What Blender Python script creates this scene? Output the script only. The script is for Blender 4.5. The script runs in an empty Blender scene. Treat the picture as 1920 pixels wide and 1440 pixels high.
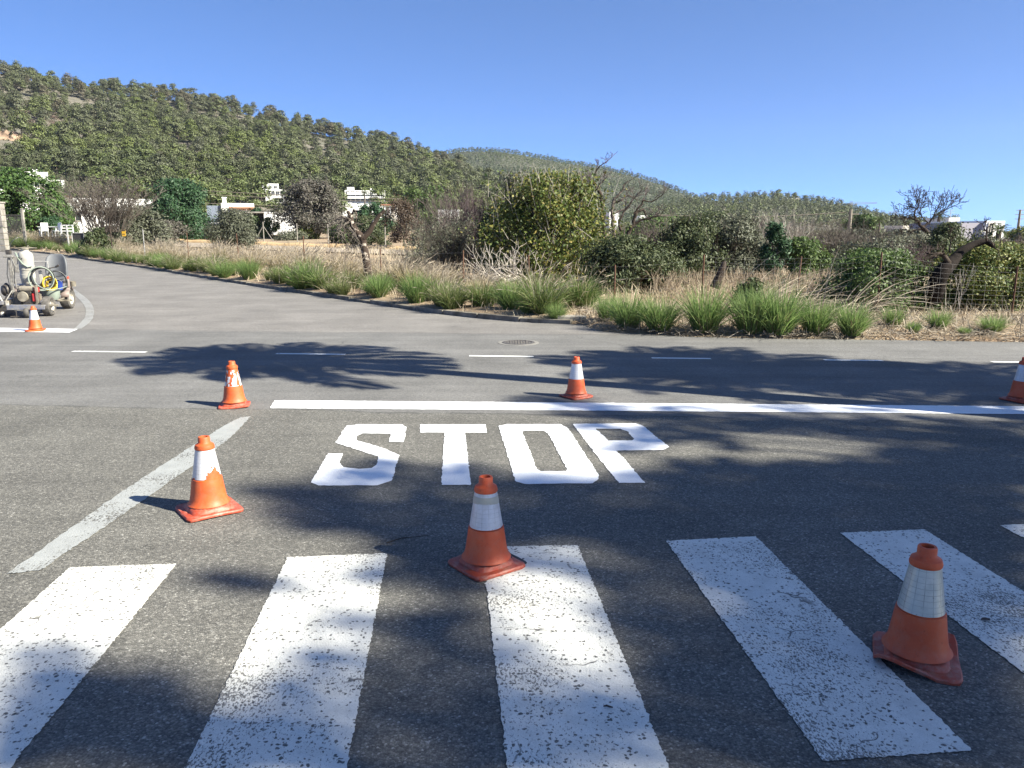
import bpy, math, random
import numpy as np
from mathutils import Vector, Matrix
from mathutils.geometry import tessellate_polygon

# ------------------------------------------------------------------ camera, sky, sun, exposure
SC = bpy.context.scene
COL = SC.collection
F, H = 1450.0, 1.6
TH = math.atan(285 / 1450)
cam_data = bpy.data.cameras.new("camera")
cam_data.sensor_width = 36.0
cam_data.lens = 36.0 * F / 1920.0
cam_data.clip_start = 0.05
cam_data.clip_end = 12000.0
cam = bpy.data.objects.new("camera", cam_data)
COL.objects.link(cam)
cam.location = (0, 0, H)
cam.rotation_euler = (math.pi / 2 - TH, 0, 0)
SC.camera = cam

SUN_EL = math.radians(37.0)
SUN_AZ = math.atan2(0.93, -0.37)            # clockwise from +Y
SUN_DIR = Vector((math.sin(SUN_AZ) * math.cos(SUN_EL), math.cos(SUN_AZ) * math.cos(SUN_EL), math.sin(SUN_EL)))
world = bpy.data.worlds.new("World")
SC.world = world
world.use_nodes = True
wn = world.node_tree.nodes
wl = world.node_tree.links
wn.clear()
sky = wn.new("ShaderNodeTexSky")
sky.sky_type = 'NISHITA'
sky.sun_disc = False
sky.sun_elevation = SUN_EL
sky.sun_rotation = SUN_AZ
sky.altitude = 20
sky.air_density = 0.25
sky.dust_density = 0.4
sky.ozone_density = 10.0
bg = wn.new("ShaderNodeBackground")
bg.inputs[1].default_value = 0.113
wo = wn.new("ShaderNodeOutputWorld")
gm = wn.new("ShaderNodeGamma")
gm.inputs[1].default_value = 0.70
tn = wn.new("ShaderNodeMix")
tn.data_type = 'RGBA'
tn.blend_type = 'MULTIPLY'
tn.inputs[0].default_value = 1.0
tn.inputs[7].default_value = (0.81, 0.965, 1.13, 1)
wl.new(sky.outputs[0], gm.inputs[0])
wl.new(gm.outputs[0], tn.inputs[6])
wl.new(tn.outputs[2], bg.inputs[0])
wl.new(bg.outputs[0], wo.inputs[0])

sun_data = bpy.data.lights.new("sun", 'SUN')
sun_data.energy = 4.4
sun_data.angle = math.radians(0.53)
sun_data.color = (1.0, 0.95, 0.80)
sun = bpy.data.objects.new("sun", sun_data)
COL.objects.link(sun)
sun.rotation_euler = SUN_DIR.to_track_quat('Z', 'Y').to_euler()
sun.location = (20, -8, 30)

SC.view_settings.view_transform = 'Standard'
SC.view_settings.look = 'None'
SC.view_settings.exposure = 1.85
SC.view_settings.gamma = 1.0
SC.cycles.max_bounces = 6
SC.cycles.diffuse_bounces = 3
SC.cycles.glossy_bounces = 2
SC.cycles.transmission_bounces = 3
SC.cycles.volume_bounces = 0
SC.cycles.transparent_max_bounces = 6
SC.cycles.use_denoising = True

# ------------------------------------------------------------------ helpers
def T(x, y):
    """terrain height: level round the junction, rising gently towards the houses"""
    x = np.asarray(x, float); y = np.asarray(y, float)
    t = np.clip(y - 45.0, 0, 160.0) * 0.022
    az = np.clip((x / np.maximum(y, 1.0) - 0.0) / 0.35, 0, 1)
    return t * (1 - 0.8 * az)

def ray(px, py):
    x = (px - 960) / F; y = -(py - 720) / F
    return x, math.cos(TH) + y * math.sin(TH), -math.sin(TH) + y * math.cos(TH)

def at(px, py, z=0.0):
    dx, dy, dz = ray(px, py)
    t = (z - H) / dz
    return dx * t, dy * t

def P(px, py, d):
    dx, dy, dz = ray(px, py)
    return dx / dy * d, d, H + dz / dy * d

def G(px, d):
    x = (px - 960) / F * d * math.cos(TH)
    return x, d, float(T(x, d))

def W(px, d):
    return px / F * d * math.cos(TH)

def tag(o, label=None, cat=None, group=None, kind=None):
    if label: o["label"] = label
    if cat: o["category"] = cat
    if group: o["group"] = group
    if kind: o["kind"] = kind
    return o

def empty(name, loc, label, cat, group=None, rz=0.0):
    o = bpy.data.objects.new(name, None)
    COL.objects.link(o)
    o.location = loc
    o.rotation_euler = (0, 0, rz)
    o.empty_display_size = 0.2
    return tag(o, label, cat, group)

def copy_tree(o, parent=None):
    c = o.copy()
    COL.objects.link(c)
    c.parent = parent
    for ch in list(o.children):
        copy_tree(ch, c)
    return c

class MB:
    def __init__(s):
        s.V = []; s.F = []; s.M = []; s.T = []; s.n = 0; s.has_t = False
    def add(s, V, F, m=0, t=None):
        V = np.asarray(V, np.float32).reshape(-1, 3)
        F = np.asarray(F, np.int32)
        s.V.append(V); s.F.append(F + s.n); s.M.append(np.full(len(F), m, np.int32))
        if t is None: t = 0.5
        else: s.has_t = True
        s.T.append(np.broadcast_to(np.asarray(t, np.float32), (len(V),)))
        s.n += len(V)
        return s
    def quads(s, Q, m=0, t=None):              # Q (n,4,3)
        n = len(Q)
        if t is not None: t = np.repeat(np.asarray(t, np.float32), 4) if np.ndim(t) else t
        return s.add(np.asarray(Q).reshape(-1, 3), np.arange(n * 4).reshape(n, 4), m, t)
    def box(s, c, size, R=None, m=0, taper=1.0):
        hx, hy, hz = [v / 2 for v in size]
        V = np.array([(-hx, -hy, -hz), (hx, -hy, -hz), (hx, hy, -hz), (-hx, hy, -hz),
                      (-hx * taper, -hy * taper, hz), (hx * taper, -hy * taper, hz), (hx * taper, hy * taper, hz), (-hx * taper, hy * taper, hz)])
        if R is not None: V = V @ np.array(R).T
        return s.add(V + np.array(c), [(0, 3, 2, 1), (4, 5, 6, 7), (0, 1, 5, 4), (1, 2, 6, 5), (2, 3, 7, 6), (3, 0, 4, 7)], m)
    def tube(s, pts, r, sides=6, m=0, cap=True, closed=False):
        pts = np.asarray(pts, float); n = len(pts)
        r = np.broadcast_to(np.asarray(r, float), (n,))
        tan = np.gradient(pts, axis=0) if not closed else np.roll(pts, -1, 0) - np.roll(pts, 1, 0)
        tan /= np.maximum(np.linalg.norm(tan, axis=1, keepdims=True), 1e-9)
        ref = np.array([0.31, 0.17, 0.93]) if abs(tan[0][2]) < 0.9 else np.array([1.0, 0.1, 0.0])
        V = []
        u = np.cross(tan[0], ref); u /= np.linalg.norm(u)
        ang = np.arange(sides) / sides * 2 * math.pi
        for i in range(n):
            u = u - tan[i] * np.dot(u, tan[i]); u /= max(np.linalg.norm(u), 1e-9)
            w = np.cross(tan[i], u)
            V.append(pts[i] + r[i] * (np.cos(ang)[:, None] * u + np.sin(ang)[:, None] * w))
        V = np.concatenate(V)
        Fs = []
        for i in range(n if closed else n - 1):
            a = i * sides; b = ((i + 1) % n) * sides
            for k in range(sides):
                k2 = (k + 1) % sides
                Fs.append((a + k, a + k2, b + k2, b + k))
        s.add(V, Fs, m)
        if cap and not closed:
            for i, fl in ((0, True), (n - 1, False)):
                ring = V[i * sides:(i + 1) * sides]
                c = ring.mean(0)
                idx = [(k, (k + 1) % sides, sides) for k in range(sides)]
                if fl: idx = [(b, a, c_) for a, b, c_ in idx]
                s.add(np.vstack([ring, c]), [(a, b, c_, c_) for a, b, c_ in idx], m)
        return s
    def lathe(s, prof, sides=32, c=(0, 0, 0), m=0, axis='z', R=None):
        prof = np.asarray(prof, float); n = len(prof)
        ang = np.arange(sides) / sides * 2 * math.pi
        V = np.stack([prof[:, None, 0] * np.cos(ang), prof[:, None, 0] * np.sin(ang), np.broadcast_to(prof[:, None, 1], (n, sides))], -1).reshape(-1, 3)
        if axis == 'x': V = V[:, [2, 0, 1]]
        if axis == 'y': V = V[:, [0, 2, 1]] * np.array([-1, 1, 1])
        if R is not None: V = V @ np.array(R).T
        Fs = [(i * sides + k, i * sides + (k + 1) % sides, (i + 1) * sides + (k + 1) % sides, (i + 1) * sides + k) for i in range(n - 1) for k in range(sides)]
        return s.add(V + np.array(c), Fs, m)
    def sticks(s, P0, P1, R0, R1, sides=3, m=0):
        P0 = np.asarray(P0, float).reshape(-1, 3); P1 = np.asarray(P1, float).reshape(-1, 3)
        n = len(P0)
        if n == 0: return s
        R0 = np.broadcast_to(np.asarray(R0, float), (n,)); R1 = np.broadcast_to(np.asarray(R1, float), (n,))
        d = P1 - P0; d /= np.maximum(np.linalg.norm(d, axis=1, keepdims=True), 1e-9)
        ref = np.where(np.abs(d[:, 2:3]) < 0.9, np.array([[0, 0, 1.0]]), np.array([[1.0, 0, 0]]))
        u = np.cross(d, ref); u /= np.linalg.norm(u, axis=1, keepdims=True)
        w = np.cross(d, u)
        ang = np.arange(sides) / sides * 2 * math.pi
        ring = np.cos(ang)[None, :, None] * u[:, None] + np.sin(ang)[None, :, None] * w[:, None]
        A = P0[:, None] + R0[:, None, None] * ring
        B = P1[:, None] + R1[:, None, None] * ring
        V = np.concatenate([A, B], 1).reshape(-1, 3)
        k = np.arange(sides); k2 = (k + 1) % sides
        f = np.stack([k, k2, k2 + sides, k + sides], -1)
        Fs = (np.arange(n) * 2 * sides)[:, None, None] + f[None]
        return s.add(V, Fs.reshape(-1, 4), m)
    def arrays(s):
        return np.concatenate(s.V), np.concatenate(s.F), np.concatenate(s.M), np.concatenate(s.T)
    def mesh(s, name, mats, smooth=False):
        V, Fq, M, Tt = s.arrays()
        me = bpy.data.meshes.new(name)
        tri = Fq[:, 2] == Fq[:, 3]
        tot = np.where(tri, 3, 4)
        keep = np.ones(Fq.shape, bool); keep[tri, 3] = False
        li = Fq[keep]
        me.vertices.add(len(V)); me.vertices.foreach_set("co", V.ravel())
        me.loops.add(len(li)); me.loops.foreach_set("vertex_index", li.astype(np.int32))
        me.polygons.add(len(Fq))
        me.polygons.foreach_set("loop_start", np.concatenate([[0], np.cumsum(tot)[:-1]]).astype(np.int32))
        for mt in (mats if isinstance(mats, (list, tuple)) else [mats]): me.materials.append(mt)
        me.polygons.foreach_set("material_index", M)
        me.polygons.foreach_set("use_smooth", np.full(len(Fq), bool(smooth)))
        if s.has_t:
            a = me.attributes.new("tint", 'FLOAT', 'POINT')
            a.data.foreach_set("value", Tt.astype(np.float32))
        me.update(calc_edges=True)
        return me
    def build(s, name, mats, parent=None, smooth=False, loc=None, bevel=0.0, auto=False):
        me = s.mesh(name, mats, smooth)
        o = bpy.data.objects.new(name, me)
        COL.objects.link(o)
        if parent is not None: o.parent = parent
        if loc is not None: o.location = loc
        if bevel:
            bm_ = o.modifiers.new("b", 'BEVEL'); bm_.width = bevel; bm_.segments = 2; bm_.limit_method = 'ANGLE'; bm_.angle_limit = 0.6
        if auto:
            try: me.set_sharp_from_angle(angle=0.7)
            except Exception: pass
        return o

def rotz(a): c, s_ = math.cos(a), math.sin(a); return np.array([(c, -s_, 0), (s_, c, 0), (0, 0, 1)])
def rotx(a): c, s_ = math.cos(a), math.sin(a); return np.array([(1, 0, 0), (0, c, -s_), (0, s_, c)])
def roty(a): c, s_ = math.cos(a), math.sin(a); return np.array([(c, 0, s_), (0, 1, 0), (-s_, 0, c)])
def unit(v): v = np.asarray(v, float); return v / np.maximum(np.linalg.norm(v, axis=-1, keepdims=True), 1e-9)
def rdir(rng, n): return unit(rng.normal(size=(n, 3)))

# ------------------------------------------------------------------ materials
def new_mat(name):
    m = bpy.data.materials.new(name)
    m.use_nodes = True
    nt = m.node_tree
    b = nt.nodes["Principled BSDF"]
    return m, nt, b

def node(nt, t, **kw):
    n = nt.nodes.new(t)
    for k, v in kw.items():
        if k == 'ins':
            for i, x in v.items(): n.inputs[i].default_value = x
        else: setattr(n, k, v)
    return n

def coords(nt, scale=(1, 1, 1), loc=(0, 0, 0), rot=(0, 0, 0)):
    tc = node(nt, "ShaderNodeTexCoord")
    mp = node(nt, "ShaderNodeMapping")
    mp.inputs["Scale"].default_value = scale
    mp.inputs["Location"].default_value = loc
    mp.inputs["Rotation"].default_value = rot
    nt.links.new(tc.outputs["Object"], mp.inputs[0])
    return mp.outputs[0]

def ramp(nt, fac, stops):
    r = node(nt, "ShaderNodeValToRGB")
    e = r.color_ramp.elements
    while len(e) < len(stops): e.new(0.5)
    for el, (p, c) in zip(e, stops):
        el.position = p
        el.color = (c, c, c, 1) if not hasattr(c, '__len__') else (*c, 1)
    nt.links.new(fac, r.inputs[0])
    return r.outputs[0]

def mix(nt, fac, a, b, blend='MIX'):
    n = node(nt, "ShaderNodeMix", data_type='RGBA', blend_type=blend)
    for sock, v in ((n.inputs[0], fac), (n.inputs[6], a), (n.inputs[7], b)):
        if hasattr(v, 'node'): nt.links.new(v, sock)
        elif hasattr(v, '__len__'): sock.default_value = (*v, 1)
        else: sock.default_value = v
    return n.outputs[2]

def noise(nt, vec, scale, detail=4, rough=0.55, out=0):
    n = node(nt, "ShaderNodeTexNoise")
    n.inputs["Scale"].default_value = scale; n.inputs["Detail"].default_value = detail; n.inputs["Roughness"].default_value = rough
    if vec is not None: nt.links.new(vec, n.inputs["Vector"])
    return n.outputs[out]

def voro(nt, vec, scale, feature='F1', out="Distance", rand=1.0):
    n = node(nt, "ShaderNodeTexVoronoi", feature=feature)
    n.inputs["Scale"].default_value = scale
    n.inputs["Randomness"].default_value = rand
    nt.links.new(vec, n.inputs["Vector"])
    return n.outputs[out]

def math_(nt, op, a, b=None, c=None, clamp=False):
    n = node(nt, "ShaderNodeMath", operation=op, use_clamp=clamp)
    for i, v in enumerate((a, b, c)):
        if v is None: continue
        if hasattr(v, 'node'): nt.links.new(v, n.inputs[i])
        else: n.inputs[i].default_value = v
    return n.outputs[0]

def bump(nt, b, h, strength=0.3, dist=0.01):
    n = node(nt, "ShaderNodeBump")
    n.inputs["Strength"].default_value = strength; n.inputs["Distance"].default_value = dist
    nt.links.new(h, n.inputs["Height"])
    nt.links.new(n.outputs[0], b.inputs["Normal"])

def simple(name, c1, c2=None, scale=6.0, rough=0.7, metal=0.0, bmp=0.0, lo=0.35, hi=0.65, detail=5):
    m, nt, b = new_mat(name)
    b.inputs["Specular IOR Level"].default_value = .12 if rough > .84 else .5
    b.inputs["Roughness"].default_value = rough; b.inputs["Metallic"].default_value = metal
    if c2 is None: c2 = tuple(x * 0.7 for x in c1)
    v = coords(nt)
    f = ramp(nt, noise(nt, v, scale, detail), [(lo, 0.0), (hi, 1.0)])
    nt.links.new(mix(nt, f, c1, c2), b.inputs["Base Color"])
    if bmp: bump(nt, b, noise(nt, v, scale * 4, 4), bmp, 0.01)
    return m

def leaf_mat(name, cols, per_object=0.0, tint=False, rough=0.55, trans=0.25, alt=None):
    """leaf colours vary from leaf to leaf (and, for copies, from plant to plant)"""
    m, nt, b = new_mat(name)
    b.inputs["Roughness"].default_value = rough
    b.inputs["Specular IOR Level"].default_value = 0.3
    g = node(nt, "ShaderNodeNewGeometry")
    stops = [(i / max(1, len(cols) - 1), c) for i, c in enumerate(cols)]
    col = ramp(nt, g.outputs["Random Per Island"], stops)
    if per_object:
        oi = node(nt, "ShaderNodeObjectInfo")
        col = mix(nt, math_(nt, 'MULTIPLY', ramp(nt, oi.outputs["Random"], [(0.2, 0.0), (0.9, 1.0)]), per_object), col, alt)
    if tint:
        a = node(nt, "ShaderNodeAttribute", attribute_name="tint")
        col = mix(nt, 1.0, col, ramp(nt, a.outputs["Fac"], [(0.0, (1.1, 1.15, .75)), (.35, (1.0, 1.0, .95)), (.65, (.9, .85, 1.05)), (.93, (.85, .78, 1.1)), (1.0, alt)]), 'MULTIPLY')
    nt.links.new(col, b.inputs["Base Color"])
    if trans:
        tr = node(nt, "ShaderNodeBsdfTranslucent")
        nt.links.new(col, tr.inputs[0])
        ms = node(nt, "ShaderNodeMixShader")
        ms.inputs[0].default_value = trans
        nt.links.new(b.outputs[0], ms.inputs[1]); nt.links.new(tr.outputs[0], ms.inputs[2])
        nt.links.new(ms.outputs[0], nt.nodes["Material Output"].inputs[0])
    return m

def asphalt_colour(nt, v):
    """aggregate, wear and the smoother band of the main carriageway; returns (colour, height)"""
    sep = node(nt, "ShaderNodeSeparateXYZ"); nt.links.new(v, sep.inputs[0])
    wob = noise(nt, v, 0.6, 3)
    yy = math_(nt, 'ADD', sep.outputs[1], math_(nt, 'MULTIPLY', sep.outputs[0], 0.075))
    yy = math_(nt, 'ADD', yy, math_(nt, 'MULTIPLY', wob, 0.35))
    near = ramp(nt, math_(nt, 'MULTIPLY', math_(nt, 'SUBTRACT', yy, 6.86), 12.0), [(0.0, 1.0), (1.0, 0.0)])
    far = ramp(nt, math_(nt, 'MULTIPLY', math_(nt, 'SUBTRACT', yy, 12.35), 6.0), [(0.0, 0.0), (1.0, 1.0)])
    seam = math_(nt, 'MINIMUM', math_(nt, 'ABSOLUTE', math_(nt, 'SUBTRACT', yy, 6.9)), math_(nt, 'ABSOLUTE', math_(nt, 'SUBTRACT', yy, 12.45)))
    cn = node(nt, "ShaderNodeTexVoronoi"); cn.inputs["Scale"].default_value = 125
    nt.links.new(v, cn.inputs["Vector"])
    sepc = node(nt, "ShaderNodeSeparateColor"); nt.links.new(cn.outputs["Color"], sepc.inputs[0])
    grain = sepc.outputs[0]
    stones = ramp(nt, grain, [(0.0, (.078, .076, .070)), (.4, (.114, .110, .100)), (.75, (.152, .146, .131)), (.95, (.20, .192, .172)), (1.0, (.31, .30, .275))])
    gap = ramp(nt, cn.outputs["Distance"], [(.4, 1.0), (.85, .68)])
    stones = mix(nt, 1.0, stones, gap, 'MULTIPLY')
    band = ramp(nt, grain, [(0.0, (.115, .113, .110)), (.6, (.135, .132, .128)), (1.0, (.18, .175, .168))])
    side = ramp(nt, grain, [(0.0, (.135, .127, .12)), (.6, (.16, .151, .143)), (1.0, (.23, .217, .205))])
    col = mix(nt, near, band, stones)
    col = mix(nt, far, col, side)
    # wear: long pale and dark streaks in the direction of travel, blotches, a few oil spots
    mp = node(nt, "ShaderNodeMapping"); mp.inputs["Scale"].default_value = (0.12, 1.6, 1); mp.inputs["Rotation"].default_value = (0, 0, 0.075)
    nt.links.new(v, mp.inputs[0])
    streak = ramp(nt, noise(nt, mp.outputs[0], 1.3, 5), [(.3, .72), (.7, 1.25)])
    notnear = math_(nt, 'SUBTRACT', 1.0, near)
    notfar = math_(nt, 'SUBTRACT', 1.0, math_(nt, 'MULTIPLY', far, .95))
    col = mix(nt, math_(nt, 'MULTIPLY', math_(nt, 'MULTIPLY', notnear, notfar), 0.35), col, mix(nt, 1.0, col, streak, 'MULTIPLY'))
    blot = ramp(nt, noise(nt, v, 0.9, 6, .62), [(.3, .8), (.7, 1.2)])
    col = mix(nt, 1.0, col, blot, 'MULTIPLY')
    fine = ramp(nt, noise(nt, v, 160, 3, .7), [(.3, .72), (.72, 1.32)])
    col = mix(nt, 1.0, col, fine, 'MULTIPLY')
    mid = ramp(nt, noise(nt, v, 28, 4, .75), [(.32, .8), (.68, 1.2)])
    col = mix(nt, 1.0, col, mid, 'MULTIPLY')
    oil = ramp(nt, noise(nt, v, 2.3, 3), [(.68, 1.0), (.78, .72)])
    col = mix(nt, 1.0, col, oil, 'MULTIPLY')
    sm = math_(nt, 'MULTIPLY', ramp(nt, seam, [(.006, .6), (.03, 0.0)]), ramp(nt, noise(nt, v, 3, 4, .7), [(.4, .2), (.6, 1.0)]))
    col = mix(nt, sm, col, (.03, .03, .03))
    scuff = node(nt, "ShaderNodeMapping"); scuff.inputs["Scale"].default_value = (.25, 5, 1); scuff.inputs["Rotation"].default_value = (0, 0, -.5)
    nt.links.new(v, scuff.inputs[0])
    col = mix(nt, 1.0, col, ramp(nt, noise(nt, scuff.outputs[0], 1.1, 4, .6), [(.36, .9), (.55, 1.0), (.72, 1.06)]), 'MULTIPLY')
    hgt = math_(nt, 'MULTIPLY', cn.outputs["Distance"], -1.0)
    return col, hgt

def mat_asphalt():
    m, nt, b = new_mat("asphalt")
    v = coords(nt)
    col, h = asphalt_colour(nt, v)
    # hairline cracks
    wv = node(nt, "ShaderNodeVectorMath", operation='ADD')
    nz = node(nt, "ShaderNodeTexNoise"); nz.inputs["Scale"].default_value = 3.0; nt.links.new(v, nz.inputs["Vector"])
    sc = node(nt, "ShaderNodeVectorMath", operation='SCALE'); sc.inputs["Scale"].default_value = 0.25; nt.links.new(nz.outputs["Color"], sc.inputs[0])
    nt.links.new(v, wv.inputs[0]); nt.links.new(sc.outputs[0], wv.inputs[1])
    d = voro(nt, wv.outputs[0], 0.42, 'DISTANCE_TO_EDGE')
    crack = math_(nt, 'MULTIPLY', ramp(nt, d, [(0.0, 1.0), (.004, 0.0)]), ramp(nt, noise(nt, v, .5, 3), [(.52, 0.0), (.62, .55)]))
    col = mix(nt, crack, col, (.02, .02, .02))
    nt.links.new(col, b.inputs["Base Color"])
    b.inputs["Roughness"].default_value = 0.82
    b.inputs["Specular IOR Level"].default_value = 0.35
    bump(nt, b, h, 0.55, 0.006)
    return m

def mat_paint(name, wear, base=(.8, .8, .79), holes=60.0, crackle=0.0, dirt=.12):
    """road paint; wear = how much of it has gone down to the aggregate"""
    m, nt, b = new_mat(name)
    v = coords(nt)
    asp, h = asphalt_colour(nt, v)
    big = noise(nt, v, 1.5, 4, .6)
    sp = node(nt, "ShaderNodeTexNoise"); sp.inputs["Scale"].default_value = holes; sp.inputs["Detail"].default_value = 3; sp.inputs["Roughness"].default_value = .65
    mp = node(nt, "ShaderNodeMapping"); mp.inputs["Rotation"].default_value = (0, 0, .5); mp.inputs["Scale"].default_value = (1, .55, 1)
    nt.links.new(v, mp.inputs[0]); nt.links.new(mp.outputs[0], sp.inputs["Vector"])
    s = math_(nt, 'ADD', sp.outputs[0], math_(nt, 'MULTIPLY', math_(nt, 'SUBTRACT', big, .5), .85))
    hole = ramp(nt, s, [(0.66 - wear, 0.0), (0.70 - wear, 1.0)])
    if wear > .1:
        wd = node(nt, "ShaderNodeVectorMath", operation='ADD')
        wz = node(nt, "ShaderNodeTexNoise"); wz.inputs["Scale"].default_value = 55; wz.inputs["Detail"].default_value = 3; nt.links.new(v, wz.inputs["Vector"])
        ws = node(nt, "ShaderNodeVectorMath", operation='SCALE'); ws.inputs["Scale"].default_value = 0.022; nt.links.new(wz.outputs["Color"], ws.inputs[0])
        nt.links.new(v, wd.inputs[0]); nt.links.new(ws.outputs[0], wd.inputs[1])
        cell = node(nt, "ShaderNodeTexVoronoi"); cell.inputs["Scale"].default_value = 62; nt.links.new(wd.outputs[0], cell.inputs["Vector"])
        sc_ = node(nt, "ShaderNodeSeparateColor"); nt.links.new(cell.outputs["Color"], sc_.inputs[0])
        dens = math_(nt, 'ADD', math_(nt, 'MULTIPLY', math_(nt, 'SUBTRACT', big, .5), .55), math_(nt, 'MULTIPLY', math_(nt, 'SUBTRACT', noise(nt, v, 7, 3), .5), .5))
        pick = ramp(nt, math_(nt, 'ADD', sc_.outputs[1], dens), [(.70, 0.0), (.75, 1.0)])
        hole = math_(nt, 'MAXIMUM', ramp(nt, s, [(0.70 - wear, 0.0), (0.73 - wear, .9)]), math_(nt, 'MULTIPLY', pick, ramp(nt, cell.outputs["Distance"], [(.34, 1.0), (.46, 0.0)])))
        chip = math_(nt, 'ADD', noise(nt, v, 26, 5, .72), math_(nt, 'MULTIPLY', math_(nt, 'SUBTRACT', noise(nt, v, 2.1, 3), .5), .55))
        hole = math_(nt, 'MAXIMUM', hole, ramp(nt, chip, [(.68, 0.0), (.70, 1.0)]))
    dirtn = ramp(nt, noise(nt, v, 9, 5, .7), [(.35, 1.0), (.7, 1 - dirt)])
    col = mix(nt, 1.0, base, dirtn, 'MULTIPLY')
    if wear < 0:
        col = mix(nt, 1.0, col, ramp(nt, noise(nt, v, 110, 3, .7), [(.3, .8), (.6, 1.0)]), 'MULTIPLY')
    if wear > .02:
        gr = ramp(nt, noise(nt, v, 220, 2), [(.3, .86), (.6, 1.03)])
        col = mix(nt, 1.0, col, gr, 'MULTIPLY')
    if crackle:
        wv = node(nt, "ShaderNodeVectorMath", operation='ADD')
        nz = node(nt, "ShaderNodeTexNoise"); nz.inputs["Scale"].default_value = 9.0; nt.links.new(v, nz.inputs["Vector"])
        sc = node(nt, "ShaderNodeVectorMath", operation='SCALE'); sc.inputs["Scale"].default_value = 0.12; nt.links.new(nz.outputs["Color"], sc.inputs[0])
        nt.links.new(v, wv.inputs[0]); nt.links.new(sc.outputs[0], wv.inputs[1])
        d = voro(nt, wv.outputs[0], 3.2, 'DISTANCE_TO_EDGE')
        ck = math_(nt, 'MULTIPLY', ramp(nt, d, [(.006, 1.0), (.016, 0.0)]), ramp(nt, noise(nt, v, 2.2, 3), [(.56, 0.0), (.62, 1.0)]))
        hole = math_(nt, 'MAXIMUM', hole, ck)
    nt.links.new(mix(nt, hole, col, asp), b.inputs["Base Color"])
    b.inputs["Roughness"].default_value = 0.6
    bump(nt, b, math_(nt, 'SUBTRACT', h, hole), 0.35, 0.004)
    return m

M = {}
M['asphalt'] = mat_asphalt()
M['fresh_paint'] = mat_paint("fresh_paint", -0.12, (.83, .84, .86), dirt=.05)
M['zebra_paint'] = mat_paint("zebra_paint", 0.103, (.69, .68, .63), 120.0, 1.0, .2)
M['old_paint'] = mat_paint("old_paint", 0.09, (.31, .32, .315), 90.0, 0.0, .2)
M['thin_paint'] = mat_paint("thin_paint", 0.02, (.7, .7, .68), 40.0)
M['ghost_paint'] = mat_paint("ghost_paint", 0.14, (.27, .27, .26), 30.0)

def mat_ground():
    m, nt, b = new_mat("dry_soil")
    v = coords(nt)
    n1 = ramp(nt, noise(nt, v, .35, 6, .6), [(.3, (.26, .17, .105)), (.5, (.29, .215, .14)), (.7, (.22, .19, .125))])
    n2 = ramp(nt, noise(nt, v, 9, 6, .7), [(.3, .6), (.7, 1.25)])
    c = mix(nt, 1.0, n1, n2, 'MULTIPLY')
    st = ramp(nt, voro(nt, v, 14, 'F1', "Color"), [(.85, 0.0), (.95, .5)])
    c = mix(nt, st, c, (.4, .36, .3))
    nt.links.new(c, b.inputs["Base Color"])
    b.inputs["Roughness"].default_value = .95
    bump(nt, b, noise(nt, v, 14, 6, .7), .7, .06)
    return m
M['soil'] = mat_ground()

def mat_hill(name, a, b_, c_, scale):
    m, nt, b = new_mat(name)
    v = coords(nt)
    n1 = ramp(nt, noise(nt, v, scale, 7, .62), [(.3, a), (.5, b_), (.68, c_)])
    n2 = ramp(nt, noise(nt, v, scale * 14, 5, .7), [(.3, .6), (.7, 1.3)])
    nt.links.new(mix(nt, 1.0, n1, n2, 'MULTIPLY'), b.inputs["Base Color"])
    b.inputs["Roughness"].default_value = 1.0
    bump(nt, b, noise(nt, v, scale * 9, 6, .7), .8, 1.5)
    return m
M['hill'] = mat_hill("hillside_ground", (.085, .085, .058), (.145, .13, .105), (.07, .075, .048), .03)
M['hill_far'] = mat_hill("far_hillside_ground", (.05, .06, .035), (.085, .085, .06), (.045, .055, .03), .012)
M['rock'] = simple("pinkish_rock", (.36, .25, .18), (.2, .14, .10), .4, .95, bmp=.6)
M['concrete'] = simple("kerb_concrete", (.24, .215, .18), (.11, .098, .08), 5, .9, bmp=.4)
M['concrete_pale'] = simple("pale_concrete", (.30, .28, .25), (.19, .175, .155), 3, .9, bmp=.3)
M['white_wall'] = simple("white_wall", (.78, .78, .77), (.66, .65, .63), .6, .85)
M['cream_wall'] = simple("cream_wall", (.62, .58, .52), (.5, .46, .4), .6, .85)
M['shade_wall'] = simple("shade_tinted_wall", (.34, .32, .36), (.27, .26, .3), .6, .85)  # white wall with its lilac shade put into the colour
M['roof_tile'] = simple("clay_roof_tile", (.38, .2, .13), (.28, .14, .09), 6, .85)
M['blue_shade_wall'] = simple("blue_shade_tinted_wall", (.17, .2, .25), (.12, .14, .18), 4, .8)  # white wall with its blue-grey shade put into the colour
M['window'] = simple("dark_window", (.03, .035, .045), (.05, .055, .06), 1, .15)
M['carport_shade'] = simple("painted_carport_shade", (.02, .02, .022), (.03, .03, .03), 1, .8)  # near-black colour standing in for the shade inside the carport
M['rust'] = simple("rusty_iron", (.075, .045, .035), (.13, .07, .045), 30, .85)
M['galv'] = simple("galvanised_steel", (.42, .41, .39), (.28, .27, .26), 12, .55, .3)
M['iron'] = simple("black_iron", (.02, .02, .022), (.04, .035, .03), 12, .6)
M['wood_pole'] = simple("grey_wood_pole", (.26, .23, .19), (.17, .15, .12), 8, .9)
M['bark_dark'] = simple("dark_bark", (.065, .05, .04), (.03, .024, .02), 9, .95, bmp=.8)
M['bark_grey'] = simple("grey_bark", (.17, .145, .12), (.09, .075, .062), 9, .95, bmp=.8)
M['bark_peel'] = simple("flaking_bark", (.05, .037, .03), (.36, .31, .26), 7, .95, bmp=.9, lo=.57, hi=.63)
M['bark_pale'] = simple("bleached_wood", (.42, .38, .33), (.28, .25, .22), 14, .85)
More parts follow.
